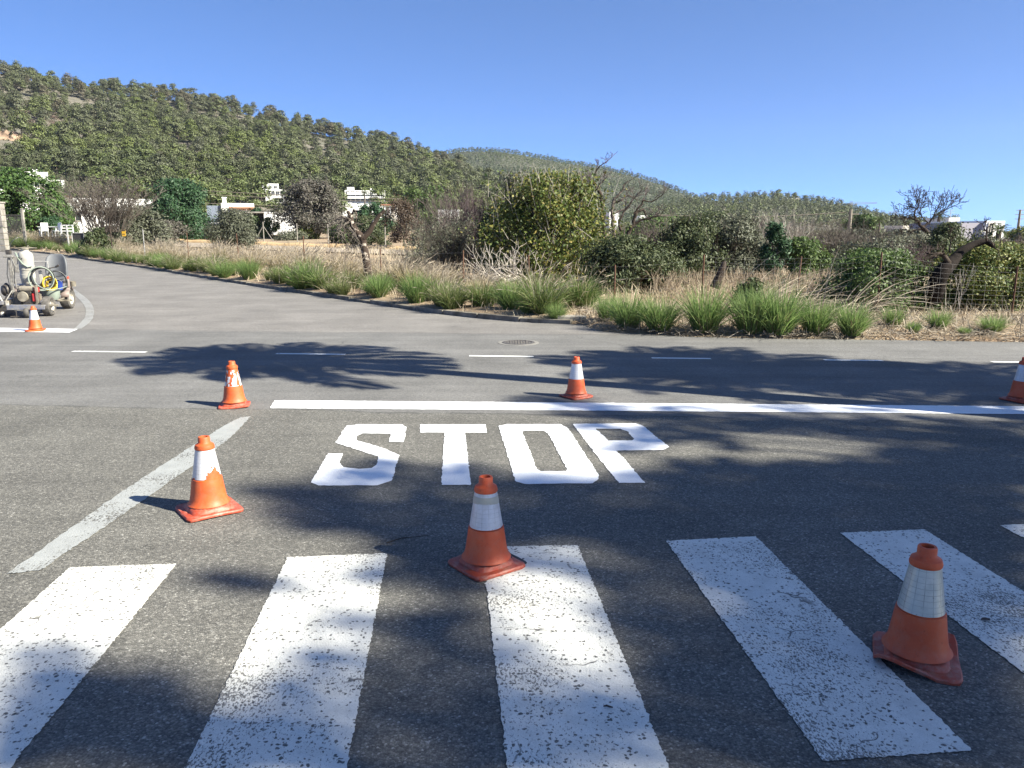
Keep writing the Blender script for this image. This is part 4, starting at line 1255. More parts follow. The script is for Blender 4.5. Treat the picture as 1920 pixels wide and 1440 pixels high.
along(sA, sB - 4, 1.2, 3.9, ('dry',), 1.05, "dry plumed tussock along the fence beside the side road", "dry tussocks along the side road fence", 7)
along(sD, sA, 1.6, 3.0, ('dry',), 1.25, "far straw coloured tussock near the gate posts", "far straw tussocks near the gate", 8)

# loose dry grass and litter that nobody would count
def field_grass():
    rng = np.random.default_rng(77)
    mb = MB(); 
    def patch(n, xr, yr, L, lean, w, mbx):
        x = rng.uniform(*xr, n); y = rng.uniform(*yr, n)
        pts, s, d = blades(rng, n, L, .01, lean, w, .5, 3)
        ok = np.ones(n, bool)
        off = np.empty((n, 3)); off[:, 0] = x; off[:, 1] = y
        ed = np.interp(x, [e[0] for e in EDGE], [e[1] for e in EDGE])
        ok = y > ed + (.02 if L < .3 else .45)
        off[:, 2] = T(x, y) + .06
        pts = [(p + off)[ok] for p in pts]
        ribbon(mbx, pts, s[ok], w, (1, 1, .7, .1))
    patch(9000, (-8, 14), (11.5, 22), .45, .7, .006, mb)
    patch(6000, (-2, 14), (11.0, 15), .2, .9, .005, mb)
    patch(9000, (-22, 10), (18, 36), .55, .6, .010, mb)
    patch(5000, (-40, 0), (34, 60), .6, .6, .016, mb)
    tag(mb.build("dry_grass", M['straw']), kind='stuff')
    mb = MB(); n = 9000
    x = rng.uniform(1.2, 13, n); u = rng.random(n)
    ed = np.interp(x, [e[0] for e in EDGE], [e[1] for e in EDGE])
    y = ed + .02 + 3.2 * u ** 1.3
    C = np.stack([x, y, np.array([GZ(a, b) for a, b in zip(x, y)]) + rng.uniform(.005, .05, n)], -1)
    d = rng.normal(size=(n, 3)) * np.array([1, 1, .25]); d = unit(d); L = rng.uniform(.03, .22, (n, 1)); s = unit(np.cross(d, np.array([0, 0, 1.0]) + rng.normal(0, .3, (n, 3)))) * .006
    mb.quads(np.stack([C - d * L - s, C - d * L + s, C + d * L + s * .5, C + d * L - s * .5], 1))
    tag(mb.build("straw_litter", M['straw_grey']), kind='stuff')
field_grass()
# ------------------------------------------------------------------ hills
from mathutils import noise as MN
def proj(p):
    dx, dy, dz = p[0], p[1], p[2] - H
    zc = dy * math.cos(TH) - dz * math.sin(TH); yc = dy * math.sin(TH) + dz * math.cos(TH)
    return 960 + F * dx / zc, 720 - F * yc / zc
class Hill:
    def __init__(s, ridge, d_foot, d_ridge, treeh, z_foot, shape=.7, amp=2.0, sd=0.0):
        s.rx = [r[0] for r in ridge]; s.ry = [r[1] for r in ridge]
        s.df, s.dr, s.th, s.zf, s.shape, s.amp, s.sd = d_foot, d_ridge, treeh, z_foot, shape, amp, sd
    def lerp(s, v, px): return float(np.interp(px, [a for a, b in v], [b for a, b in v])) if isinstance(v, list) else v
    def pt(s, px, t):
        df = s.lerp(s.df, px); dr = s.lerp(s.dr, px)
        d = df + (dr - df) * t
        ry = float(np.interp(px, s.rx, s.ry))
        zt = P(px, ry, dr)[2] - s.th * .8
        zf = s.lerp(s.zf, px)
        if t <= 1: q = t * (s.shape + (1 - s.shape) * t)
        else: q = 1 - (t - 1) ** 1.5 * 1.6
        x = (px - 960) / F * d * math.cos(TH)
        b = MN.noise(Vector((x * .012 + s.sd, d * .012, 0))) * s.amp * 2.2 + MN.noise(Vector((x * .05 + s.sd, d * .05, 3))) * s.amp
        b *= math.sin(math.pi * min(max(t, 0), 1)) if t <= 1 else 0
        return np.array([x, d, zf + (zt - zf) * q + b])
    def surface(s, name, mat, p0, p1, n=120, m=60):
        V = []
        ts = np.concatenate([np.linspace(-.06, 1, m), np.linspace(1.06, 1.6, 8)])
        for t in ts:
            for px in np.linspace(p0, p1, n): V.append(s.pt(px, t) - np.array([0, 0, 3.0 if t < 0 else 0]))
        Fs = [(i * n + k, i * n + k + 1, (i + 1) * n + k + 1, (i + 1) * n + k) for i in range(len(ts) - 1) for k in range(n - 1)]
        mb = MB(); mb.add(V, Fs)
        return tag(mb.build(name, mat, smooth=True), kind='structure')

HN = Hill([(-700, 40), (-300, 60), (0, 112), (60, 128), (130, 145), (210, 158), (280, 165), (340, 172), (420, 185), (480, 200), (540, 222), (610, 237), (670, 250), (730, 262), (790, 279), (850, 303), (900, 330), (960, 352), (1040, 380), (1120, 410)],
          [(-700, 190), (300, 205), (900, 260), (1120, 300)], [(-700, 500), (0, 540), (700, 520), (900, 470), (1120, 400)], 6.5, 3.6, .72, 2.0)
HF = Hill([(700, 300), (780, 290), (820, 284), (870, 277), (940, 278), (1000, 288), (1060, 299), (1120, 308), (1180, 322), (1240, 340), (1290, 361), (1330, 380), (1400, 400), (1500, 425)],
          [(700, 650), (1500, 800)], [(700, 1300), (1500, 1150)], 7, 4.0, .8, 5.0, 9)
HR = Hill([(1180, 405), (1260, 380), (1310, 369), (1345, 366), (1380, 369), (1420, 363), (1460, 363), (1500, 372), (1560, 377), (1610, 391), (1660, 403), (1720, 416), (1800, 424)],
          [(1180, 430), (1800, 470)], [(1180, 720), (1800, 640)], 6, 2.0, .8, 2.0, 4)
HN.surface("hill", M['hill'], -700, 1120, 150, 60)
HF.surface("far_hill", M['hill_far'], 700, 1500, 90, 40)
HR.surface("low_hill", M['hill'], 1180, 1800, 70, 30)

def pine_proto(seed, h=7.0, nl=11, leaf=120, size=.42, trunk=True, w=.62):
    rng = np.random.default_rng(seed)
    mb = MB()
    W_ = h * w
    lean = rng.normal(0, .05, 2)
    if trunk:
        mb.tube([(0, 0, -.6), (lean[0] * h * .4, lean[1] * h * .4, h * .35), (lean[0] * h, lean[1] * h, h * .8)], [.17, .13, .06], 4, 1, cap=False)
    for i in range(nl):
        f = i / (nl - 1)
        z = h * (.34 + .6 * f) + rng.normal(0, .25)
        rr = W_ * .5 * (1 - .75 * f ** 2) * rng.uniform(.35, .95) if i < nl - 1 else W_ * .05
        a = i * 2.4 + rng.uniform(-.5, .5)
        c = np.array([math.cos(a) * rr + lean[0] * z, math.sin(a) * rr + lean[1] * z, z])
        R = h * rng.uniform(.15, .23)
        if trunk: mb.tube([(lean[0] * z * .8, lean[1] * z * .8, z - R * 1.1), c], [.06, .03], 3, 1, cap=False)
        dd = rdir(rng, leaf); dd[:, 2] = np.where(dd[:, 2] < -.35, -dd[:, 2], dd[:, 2])
        C = c + dd * np.array([1.15, 1.15, .72]) * R * rng.uniform(.55, 1.02, (leaf, 1))
        out_ = dd * .7 + .5 * unit(C - np.array([0, 0, h * .5]))
        mb.quads(leaf_quads(rng, C, size * h / 7, out_, .7, .7, tang=.4), 0)
    return mb.arrays()
PP = [pine_proto(200 + i, w=random.Random(i).uniform(.5, 1.0), h=random.Random(i + 50).uniform(6.0, 8.0)) for i in range(8)]
PP_FAR = [pine_proto(230 + i, nl=5, leaf=14, size=1.0, trunk=False, w=.8) for i in range(5)]
PP_MID = [pine_proto(240 + i, nl=8, leaf=20, size=.75, trunk=False, w=.66) for i in range(6)]

def scatter(hill, p0, p1, n, seed, sp, t0=0.0, t1=1.02, thin=.0, nscale=.02):
    rng = random.Random(seed); out = []; grid = {}
    tries = 0
    while len(out) < n and tries < n * 40:
        tries += 1
        px = rng.uniform(p0, p1); t = rng.uniform(t0, t1)
        q = hill.pt(px, t)
        dmax = hill.lerp(hill.dr, px) * 1.02
        if rng.random() > q[1] / dmax: continue
        nv = MN.noise(Vector((q[0] * nscale, q[1] * nscale, 7)))
        if nv > .14 + .12 * (1 - t) and rng.random() < thin and t < .93: continue
        c = (int(q[0] // sp), int(q[1] // sp))
        if any((a - q[0]) ** 2 + (b - q[1]) ** 2 < sp * sp for i in (-1, 0, 1) for j in (-1, 0, 1) for a, b in grid.get((c[0] + i, c[1] + j), ())): continue
        grid.setdefault(c, []).append((q[0], q[1]))
        out.append((q, px, t))
    return out

def mass(name, trees, protos, mats, seed, smin=.75, smax=1.2, tint=None, kind='stuff'):
    rng = np.random.default_rng(seed)
    mb = MB()
    which = rng.integers(0, len(protos), len(trees))
    for k, (V, Fq, Mi, _) in enumerate(protos):
        idx = np.where(which == k)[0]
        if not len(idx): continue
        a = rng.uniform(0, 6.28, len(idx)); s = rng.uniform(smin, smax, len(idx)); sz = s * rng.uniform(.85, 1.15, len(idx))
        c, s_ = np.cos(a) * s, np.sin(a) * s
        pos = np.array([trees[i][0] for i in idx])
        X = V[None, :, 0] * c[:, None] - V[None, :, 1] * s_[:, None] + pos[:, 0:1]
        Y = V[None, :, 0] * s_[:, None] + V[None, :, 1] * c[:, None] + pos[:, 1:2]
        Z = V[None, :, 2] * sz[:, None] + pos[:, 2:3]
        A = np.stack([X, Y, Z], -1)
        tv = np.array([tint(trees[i], rng) for i in idx]) if tint else np.full(len(idx), .5)
        for j in range(0, len(idx), 400):
            n = len(A[j:j + 400])
            f = (np.arange(n) * len(V))[:, None, None] + Fq[None]
            mb.V.append(A[j:j + 400].reshape(-1, 3).astype(np.float32)); mb.F.append((f.reshape(-1, 4) + mb.n).astype(np.int32))
            mb.M.append(np.tile(Mi, n).astype(np.int32)); mb.T.append(np.repeat(tv[j:j + 400], len(V)).astype(np.float32)); mb.has_t = True
            mb.n += n * len(V)
    return tag(mb.build(name, mats), kind=kind)

near = scatter(HN, -330, 1060, 3000, 11, 2.3, .0, 1.02, .9, .022)
CLEAR = [(492, 558, 338, 372, 262), (640, 732, 346, 386, 278), (690, 748, 376, 406, 200), (40, 102, 318, 345, 155), (-30, 62, 250, 272, 600)]
def hides(q):
    x, y = proj(q + np.array([0, 0, 4.0]))
    return any(a - 8 < x < b + 8 and c_ - 4 < y < e + 6 and q[1] < dd_ for a, b, c_, e, dd_ in CLEAR)

near = [t for t in near if not hides(t[0])]
def vis(tr):
    q, px, t = tr
    return 2 < px < 905 and t < .97
nv = sorted([t for t in near if vis(t)], key=lambda t: t[0][1])
lone = nv[:292]; ids = set(id(t) for t in lone)
rest = [t for t in near if id(t) not in ids]
mass("pine_wood", rest, PP, [M['l_pine_mass'], M['bark_grey']], 5, .45, 1.45, lambda t, r: np.clip(.1 + .6 * t[2] + r.normal(0, .25), 0, 1))
pm = []
for i, a in enumerate(PP):
    mb = MB(); mb.V = [a[0]]; mb.F = [a[1]]; mb.M = [a[2]]; mb.T = [a[3]]; mb.n = len(a[0])
    pm.append(mb.mesh("pine_tree", [M['l_pine'], M['bark_grey']]))
rr = random.Random(8)
for q, px, t in lone:
    o = bpy.data.objects.new("pine_tree", pm[rr.randrange(len(pm))]); COL.objects.link(o)
    o.location = q; s = rr.uniform(.6, 1.45); o.scale = (s, s, s * rr.uniform(.85, 1.05)); o.rotation_euler = (0, 0, rr.uniform(0, 6.28))
    tag(o, "green pine in the wood on the lower slope of the hill behind the houses", "pine", "pines on the lower slope of the hill")
deadm = []
for i in range(3):
    a = pine_proto(300 + i, nl=9, leaf=40, size=.36); mb = MB(); mb.V = [a[0]]; mb.F = [a[1]]; mb.M = [a[2]]; mb.T = [a[3]]; mb.n = len(a[0])
    deadm.append(mb.mesh("dead_pine", [M['l_pine_dead'], M['bark_grey']]))
def hill_t(h, px, py):
    best = min(np.linspace(.0, 1, 150), key=lambda t: abs(proj(h.pt(px, t))[1] - py)); return float(best)
for k, (px, py) in enumerate(((85, 262), (118, 262), (124, 245), (72, 240), (8, 205), (14, 235), (630, 300), (738, 318))):
    q = HN.pt(px, hill_t(HN, px, py))
    o = bpy.data.objects.new("dead_pine", deadm[k % 3]); COL.objects.link(o); o.location = q
    o.scale = (1.2, 1.2, 1.1); o.rotation_euler = (0, 0, k * 1.3)
    tag(o, ("reddish brown dying pine in the cluster above the rock scar on the hill" if k < 6 else "reddish brown dying pine among green ones above the white apartment block"), "pine", "dying pines above the rock scar" if k < 6 else "dying pines above the apartment block")
scr = [t for t in scatter(HN, -330, 1060, 1900, 31, 2.6, .02, 1.0) if not hides(t[0])]
scrub_p = []
for i in range(4):
    rng = np.random.default_rng(60 + i); dd = rdir(rng, 40); dd[:, 2] = abs(dd[:, 2])
    mb = MB(); mb.quads(leaf_quads(rng, dd * np.array([1.3, 1.3, .8]) * rng.uniform(.5, 1, (40, 1)), .55, dd, .6, .6, tang=.5)); scrub_p.append(mb.arrays())
mass("hillside_scrub", scr, scrub_p, [M['l_scrub']], 6, .6, 1.5)
far = scatter(HF, 740, 1440, 8500, 12, 4.8, .0, 1.02, .3, .006)
mass("far_pine_forest", far, PP_FAR, [M['l_far']], 7, .6, 1.15, lambda t, r: np.clip(.45 * MN.noise(Vector((t[0][0] * .008, t[0][1] * .008, 1))) + .25 + r.normal(0, .18), 0, 1))
low = scatter(HR, 1200, 1790, 1500, 13, 5.0, .0, 1.02, .3, .02)
mass("low_hill_pines", low, PP_MID, [M['l_pine_mass']], 8, .75, 1.15, lambda t, r: np.clip(.45 + r.normal(0, .25), 0, 1))
for k, (px, s) in enumerate(((1455, 1.25), (1484, 1.3), (1503, 1.0), (1530, 1.15))):
    q = HR.pt(px, .97)
    o = bpy.data.objects.new("pine_tree", pm[k]); COL.objects.link(o); o.location = q; o.scale = (s * 1.1, s * 1.1, s * 1.0)
    tag(o, ("dark round pine standing on the low hill's top, west of the hilltop villa", "dark broad pine directly behind the hilltop villa", "small dark pine just east of the hilltop villa", "dark pine alone on the east shoulder of the low hill")[k], "pine", "skyline pines on the low hill")
def rock(px, py, w, hgt, name, label):
    t = hill_t(HN, px, py); c = HN.pt(px, t)
    rng = np.random.default_rng(5)
    n, m = 28, 12; V = []
    for i in range(m):
        for k in range(n):
            a = -1 + 2 * k / (n - 1); b = i / (m - 1)
            prof = (1 - abs(a) ** 2.5)
            V.append((c[0] + a * w / 2, c[1] - 4.5 * prof * (1 - b) + 3 * b + MN.noise(Vector((a * 4, b * 4, 2))) * 1.6, c[2] - hgt * .5 + hgt * b * (.55 + .45 * prof) + MN.noise(Vector((a * 6, b * 3, 5))) * .9))
    mb = MB(); mb.add(V, [(i * n + k, i * n + k + 1, (i + 1) * n + k + 1, (i + 1) * n + k) for i in range(m - 1) for k in range(n - 1)])
    tag(mb.build(name, M['rock']), label, "rock")
rock(22, 262, 24, 8, "rock_scar", "bare pinkish rock face on the hillside below the dying pines")

# scrub of the plain between the field and the hills: one continuous growth
def plain_scrub():
    rng = random.Random(90); tr = []
    for k in range(1500):
        px = rng.uniform(640, 2300); dd = 44 + 300 * rng.random() ** 1.6
        if px < 800 and dd < 110: continue
        x, y, z = G(px, dd)
        tr.append((np.array([x, y, z - .2]), px, rng.random()))
    pr = []
    for i in range(5):
        r = np.random.default_rng(70 + i); mb = MB()
        for j in range(5):
            c = np.array([r.normal(0, .8), r.normal(0, .8), r.uniform(.4, 1.3)]); dv = rdir(r, 110); dv[:, 2] = np.abs(dv[:, 2])
            mb.quads(leaf_quads(r, c + dv * np.array([1.0, 1.0, .8]) * r.uniform(.6, 1, (110, 1)), .2, dv, .6, .55, tang=.5))
        pr.append(mb.arrays())
    mass("plain_scrub_vegetation", tr, pr, [M['l_plain']], 9, .45, 1.0, lambda t, r: t[2])
M['l_plain'] = leaf_mat("plain_scrub_leaves", [(.06, .075, .03), (.09, .10, .045), (.12, .125, .065)], tint=True, alt=(1.1, .9, 1.2), trans=0)
plain_scrub()
# ------------------------------------------------------------------ houses
def block(root, x0, x1, y0, y1, z0, z1, mat='white_wall', name="wall", parapet=.0):
    mb = MB(); mb.box(((x0 + x1) / 2, (y0 + y1) / 2, (z0 + z1) / 2), (x1 - x0, y1 - y0, z1 - z0))
    if parapet:
        for a, b, c, d in ((x0, x1, y0, y0 + .2), (x0, x1, y1 - .2, y1), (x0, x0 + .2, y0 + .2, y1 - .2), (x1 - .2, x1, y0 + .2, y1 - .2)):
            mb.box(((a + b) / 2, (c + d) / 2, z1 + parapet / 2), (b - a, d - c, parapet))
    return mb.build(name, M[mat], root)
def window(root, x, y, z, w, h, name="window"):
    """on a wall facing the road (-y)"""
    f = MB(); t = .08
    for c, s in (((x, y - .03, z + h / 2 + t / 2), (w + 2 * t, .1, t)), ((x, y - .03, z - h / 2 - t / 2), (w + 2 * t, .14, t)), ((x - w / 2 - t / 2, y - .03, z), (t, .1, h)), ((x + w / 2 + t / 2, y - .03, z), (t, .1, h)), ((x, y - .02, z), (.05, .06, h))):
        f.box(c, s)
    fo = f.build(name, M['cream_wall'], root)
    p = MB(); p.box((x, y - .005, z), (w, .03, h)); p.build("pane", M['window'], fo)
def house(px0, px1, ytop, d, label, depth=8, mat='white_wall', wins=(), parapet=.3, chimney=None, ybase=None, name="white_house", z0=None, cat="house"):
    xc = (px0 + px1) / 2
    x, y, z = G(xc, d)
    if ybase is not None: z = P(xc, ybase, d)[2]
    if z0 is not None: z = z0
    r = empty(name, (x, y, z), label, cat, None, -math.atan2(x, y) if x < 0 else .12)
    w = W(px1 - px0, d); h = P(xc, ytop, d)[2] - z - parapet
    block(r, -w / 2, w / 2, 0, depth, -2.5, h, mat, "wall", parapet)
    mb = MB(); mb.box((0, depth / 2, h + .03), (w - .5, depth - .5, .05)); mb.build("roof", M['concrete_pale'], r)
    for fx, fz, ww, hh in wins: window(r, (fx - .5) * w, 0, h * fz, ww, hh)
    if chimney:
        for cx, ch in chimney:
            mb = MB(); mb.box(((cx - .5) * w, depth * .3, h + parapet + ch / 2), (.6, .6, ch)); mb.box(((cx - .5) * w, depth * .3, h + parapet + ch + .06), (.8, .8, .12)); mb.build("chimney", M[mat], r)
    return r, w, h
r, w, h = house(48, 98, 322, 150, "white villa peeping over the rounded carob tree at the hill foot", 9, wins=((.3, .6, 1.4, 1.2), (.7, .6, 1.4, 1.2)), ybase=372, chimney=((.6, .5),))
block(r, w / 2 - .1, w / 2 + 2.6, 1, 8, -2.5, h - 1.2, 'white_wall', "wing", .2)
r, w, h = house(118, 285, 372, 100, "long low white house behind the leafless grey tree", 9, wins=((.2, .55, 1.2, 1.1), (.55, .55, 1.2, 1.1), (.85, .55, 1.2, 1.1)))
mb = MB(); mb.box((-w / 2 + 1.2, 3.5, h + .55), (1.6, 4, .35), roty(.2)); mb.build("tiled_hip", M['roof_tile'], r)
r, w, h = house(-25, 14, 350, 95, "white house corner behind the stone gate pillar", 9)
r, w, h = house(420, 478, 381, 128, "low white house with square chimney and tiled ledge behind the dark leafy tree", 9, chimney=((.1, .9),))
mb = MB(); mb.box((.6, -.5, h - .55), (w * .8, 1.2, .22), rotx(-.25)); mb.build("tiled_ledge", M['roof_tile'], r)
block(r, -w / 2 - 2.2, -w / 2 + .1, .5, 7, -2, h - .1, 'blue_shade_wall', "shaded_wing", 0)  # the house's shaded side, its shade painted as blue-grey colour
# garage with a dark carport
x, y, z = G(526, 105)
r = empty("white_garage", (x, y, z), "bright white garage with a dark carport under its flat canopy", "garage", None, -math.atan2(x, y) * .8)
gw = W(56, 105); gh = P(526, 398, 105)[2] - z
mb = MB(); n = 8
mb.box((0, 3, gh / 2 - 1), (gw, 6, gh + 2)); mb.box((0, -.02, gh * .98), (gw + .1, .1, .18)); mb.build("wall", M['white_wall'], r)
mb = MB(); mb.box((-gw / 2 - 1.1, 2.4, gh - .02), (2.3, 5.4, .16)); mb.build("canopy", M['concrete_pale'], r)
mb = MB(); mb.box((-gw / 2 - 1.1, 4.9, gh / 2 - .6), (2.2, .2, gh + 1)); mb.build("carport_back", M['carport_shade'], r)  # solid panel, the depth of shade is in its dark colour
mb = MB(); mb.box((-gw / 2 - 2.1, 0, gh / 2 - .6), (.15, .15, gh + 1)); mb.build("post", M['galv'], r)
# villa and apartment block up the slope
def slope_z(px, d): 
    t = (d - HN.lerp(HN.df, px)) / (HN.lerp(HN.dr, px) - HN.lerp(HN.df, px)); return HN.pt(px, max(t, 0))[2]
r, w, h = house(503, 552, 355, 255, "white villa with terrace balustrade among pines up the slope", 8, wins=((.12, .4, 1.0, 1.2), (.28, .4, 1.0, 1.2), (.44, .4, 1.0, 1.2), (.6, .4, 1.0, 1.2), (.76, .4, 1.0, 1.2), (.92, .4, 1.0, 1.2)), ybase=366)
block(r, -w / 2 + .5, -w / 2 + 4.2, 1, 7, h - .1, h + 1.9, 'white_wall', "upper_storey", .2)
window(r, -w / 2 + 1.6, 1, h + 1.0, .9, .7); window(r, -w / 2 + 3.2, 1, h + 1.0, .9, .7)
mb = MB(); mb.box((-w / 2 - .6, 2, h + .5), (.6, .6, 2.4)); mb.build("chimney", M['white_wall'], r)
r, w, h = house(650, 724, 357, 270, "white three storey apartment block with long balconies on the wooded slope", 9, ybase=380, name="apartment_block", cat="apartment block",
                wins=[(.08 + .12 * i, f, 1.1, .9) for i in range(8) for f in (.22, .58, .86)])
for f in (.36, .7):
    mb = MB(); mb.box((.3, -.55, h * f), (w * .92, 1.1, .15)); mb.box((.3, -1.07, h * f + .4), (w * .92, .08, .65)); mb.build("balcony", M['white_wall'], r)
block(r, -w / 2 + .8, -w / 2 + 3.2, 1, 5, h, h + 1.3, 'white_wall', "stair_tower", .1)
block(r, w / 2 - 5, w / 2 - 3.6, 1, 4, h, h + .9, 'white_wall', "roof_hut", .1)
r, w, h = house(642, 662, 380, 245, "small white outbuilding with sloping wall below the apartment block", 5, ybase=394, name="white_outbuilding", cat="outbuilding")
r, w, h = house(698, 718, 390, 190, "white cube house with one grey window below the apartment block", 6, wins=((.5, .55, 1.0, .9),), ybase=402)
x, y, z = P(731, 392, 190); r = empty("white_house", (x, y, z - 1), "white house with pillared tiled porch beside the cube house", "house")
block(r, -1.4, 1.6, 1.2, 5, -2.5, 1.4, 'cream_wall', "wall"); 
for q in (-1.2, 0.1, 1.4):
    mb = MB(); mb.box((q, 0, .6), (.28, .28, 2.6)); mb.build("pillar", M['white_wall'], r)
mb = MB(); mb.box((-.2, .6, 2.0), (4.2, 2.0, .3)); mb.build("porch_roof", M['roof_tile'], r)
house(822, 862, 393, 118, "white house with reddish tiled edge half hidden behind the sage coloured bush", 7, wins=((.3, .55, .9, .9), (.7, .55, .9, .9)))
house(1142, 1160, 397, 130, "white wall glimpsed behind the yellowing fig tree's edge", 5, ybase=409, name="white_outbuilding", cat="outbuilding")
house(1200, 1213, 404, 135, "small white block glimpsed through the bare dark branches", 4, ybase=411, name="white_outbuilding", cat="outbuilding")
r, w, h = house(1845, 1884, 414, 62, "white modern house with palm in front at the far end of the scrub", 8, wins=(), name="modern_house", parapet=.15)
block(r, -w / 2 - 1.75, -w / 2 + .01, .4, 7, -2, h - .1, 'shade_wall', "side_wing", .1)  # shaded side of the white house, shade painted into the wall colour
block(r, w / 2 - .01, w / 2 + 1.6, .6, 7, -2, h - 1.25, 'white_wall', "low_wing", .1)
window(r, -w / 2 + .45, 0, h * .75, .35, 1.0)
mb = MB(); mb.box((-w / 2 + .3, -.3, h * .42), (w * .75, .7, .5)); mb.build("shade_tinted_strip", M['shade_wall'], r)  # solid strip on the front wall, shade painted in by its colour
mb = MB(); mb.tube([(-w / 2 - .9, 3, h), (-w / 2 - .9, 3, h + 1.1)], .025, 5)
for k in (.75, .95): mb.tube([(-w / 2 - 1.2, 3, h + k), (-w / 2 - .5, 3.1, h + k + .1)], .015, 4)
mb.build("aerial", M['galv'], r)
house(1776, 1798, 408, 110, "white roof block showing above the green scrub", 5, ybase=428, name="white_house")
house(1690, 1745, 423, 150, "low white house behind the bare tree with the palm", 6, wins=((.2, .5, .9, .8), (.6, .5, .9, .8)), mat='cream_wall')
house(1634, 1638, 427, 150, "tiny white hut beside the dark palm in the distance", 3, ybase=434, name="white_hut", cat="hut")
x, y, z = HR.pt(1486, .96); r = empty("hilltop_villa", (x, y, z), "pale villa among dark pines on top of the low hill", "house")
block(r, -3, 4, 0, 6, -1, 4.6, 'cream_wall', "wall"); window(r, -1, 0, 3, 1, 1.1); window(r, 2, 0, 3, 1, 1.1)

# white garden furniture / wall, boat, car in the yard behind the far fence
x, y, z = G(95, 62); r = empty("garden_table", (x, y, z + .9), "white plastic table in the yard under the carob tree", "table")
mb = MB(); mb.box((0, 0, .72), (1.5, .9, .05)); mb.build("tabletop", M['white_wall'], r, bevel=.01)
for a in (-.65, .65):
    for b in (-.35, .35): mb = MB(); mb.box((a, b, .34), (.06, .06, .7)); mb.build("leg", M['white_wall'], r)
def plastic_chair(px, d, rz, label):
    x, y, z = G(px, d); r = empty("garden_chair", (x, y, z + .9), label, "chair", None, rz)
    mb = MB(); mb.box((0, 0, .42), (.5, .5, .05)); mb.build("seat", M['white_wall'], r, bevel=.01)
    mb = MB(); mb.box((0, .26, .75), (.5, .05, .6), rotx(-.2)); mb.build("backrest", M['white_wall'], r, bevel=.01)
    for a in (-.22, .22):
        for b in (-.22, .22): mb = MB(); mb.box((a, b, .2), (.05, .05, .4)); mb.build("leg", M['white_wall'], r)
plastic_chair(84, 61, .5, "white plastic chair facing the white yard table")
plastic_chair(106, 61.5, -.6, "white plastic chair beside the trunk side of the yard table")
# bench-like white slats
x, y, z = G(124, 62); r = empty("slatted_bench", (x, y, z + .9), "white slatted bench beside the yard table", "bench")
for k in range(3): mb = MB(); mb.box((0, 0, .4 + k * .22), (1.2, .05, .09)); mb.build("slat", M['white_wall'], r)
for a in (-.5, .5): mb = MB(); mb.box((a, .08, .42), (.07, .07, .86)); mb.build("leg", M['white_wall'], r)
x, y, z = G(345, 84); r = empty("small_boat", (x, y, z), "white boat shaped hull laid up by the far fence under the dark tree", "boat", None, .1)
mb = MB(); n, m = 14, 8; V = []
for i in range(n):
    t = i / (n - 1); wd = .7 * math.sin(math.pi * min(.5, t * .55 + .02)) ** .7
    wd = .75 * (1 - (1 - t) ** 2.2) + .02
    for k in range(m):
        a = math.pi * k / (m - 1); V.append((-1.6 + 3.2 * t, -wd * math.cos(a), 1.05 - .75 * math.sin(a) * (.5 + .5 * t) + .2 * (1 - t) ** 2))
mb.add(V, [(i * m + k, i * m + k + 1, (i + 1) * m + k + 1, (i + 1) * m + k) for i in range(n - 1) for k in range(m - 1)])
mb.build("hull", M['white_wall'], r, smooth=True)
mb = MB(); mb.box((0, 0, .25), (.4, .9, .6)); mb.box((1.2, 0, .25), (.3, .9, .6)); mb.build("cradle", M['wood_pole'], r)
M['red'] = simple("red_cloth", (.55, .05, .02), (.4, .04, .02), 5, .8)
mb = MB(); mb.lathe([(.0, .45), (.2, .4), (.32, .2), (.38, 0)], 10); o = mb.build("red_cover", M['red'], loc=(x + .3, y - .2, z + 1.05)); tag(o, "red cloth heap lying on the white boat hull", "cloth")
x, y, z = G(408, 92); r = empty("parked_car", (x, y, z), "dark blue grey estate car with pale roof rack parked behind the olive bush", "car", None, .05)
M['car'] = simple("blue_grey_paint", (.09, .10, .14), (.07, .08, .11), 2, .3, .3)
mb = MB(); mb.box((0, 0, .72), (3.9, 1.7, .55)); mb.box((.25, 0, 1.25), (2.8, 1.55, .52), taper=.88); mb.build("body", M['car'], r, bevel=.06)
for a, ww in ((-.55, .75), (.3, .75), (1.1, .6)): mb = MB(); mb.box((a, -.765, 1.25), (ww, .06, .34)); mb.build("side_window", M['window'], r)
mb = MB()
for b in (-.6, .6): mb.box((.3, b, 1.58), (2.2, .05, .05))
for a in (-.6, .3, 1.2): mb.box((a, 0, 1.62), (.05, 1.3, .04))
mb.build("roof_rack", M['white_wall'], r)
for a in (-1.2, 1.2):
    for b in (-.78, .78):
        mb = MB(); mb.lathe([(.12, -.1), (.33, -.1), (.34, 0), (.33, .1), (.12, .1)], 20, axis='y'); w_ = mb.build("wheel", M['black_rubber'], r, loc=(a, b, .34), smooth=True, auto=True)
        mb = MB(); mb.lathe([(0, -.105), (.2, -.105), (.2, .105), (0, .105)], 16, axis='y'); mb.build("rim", M['white_wall'], w_)
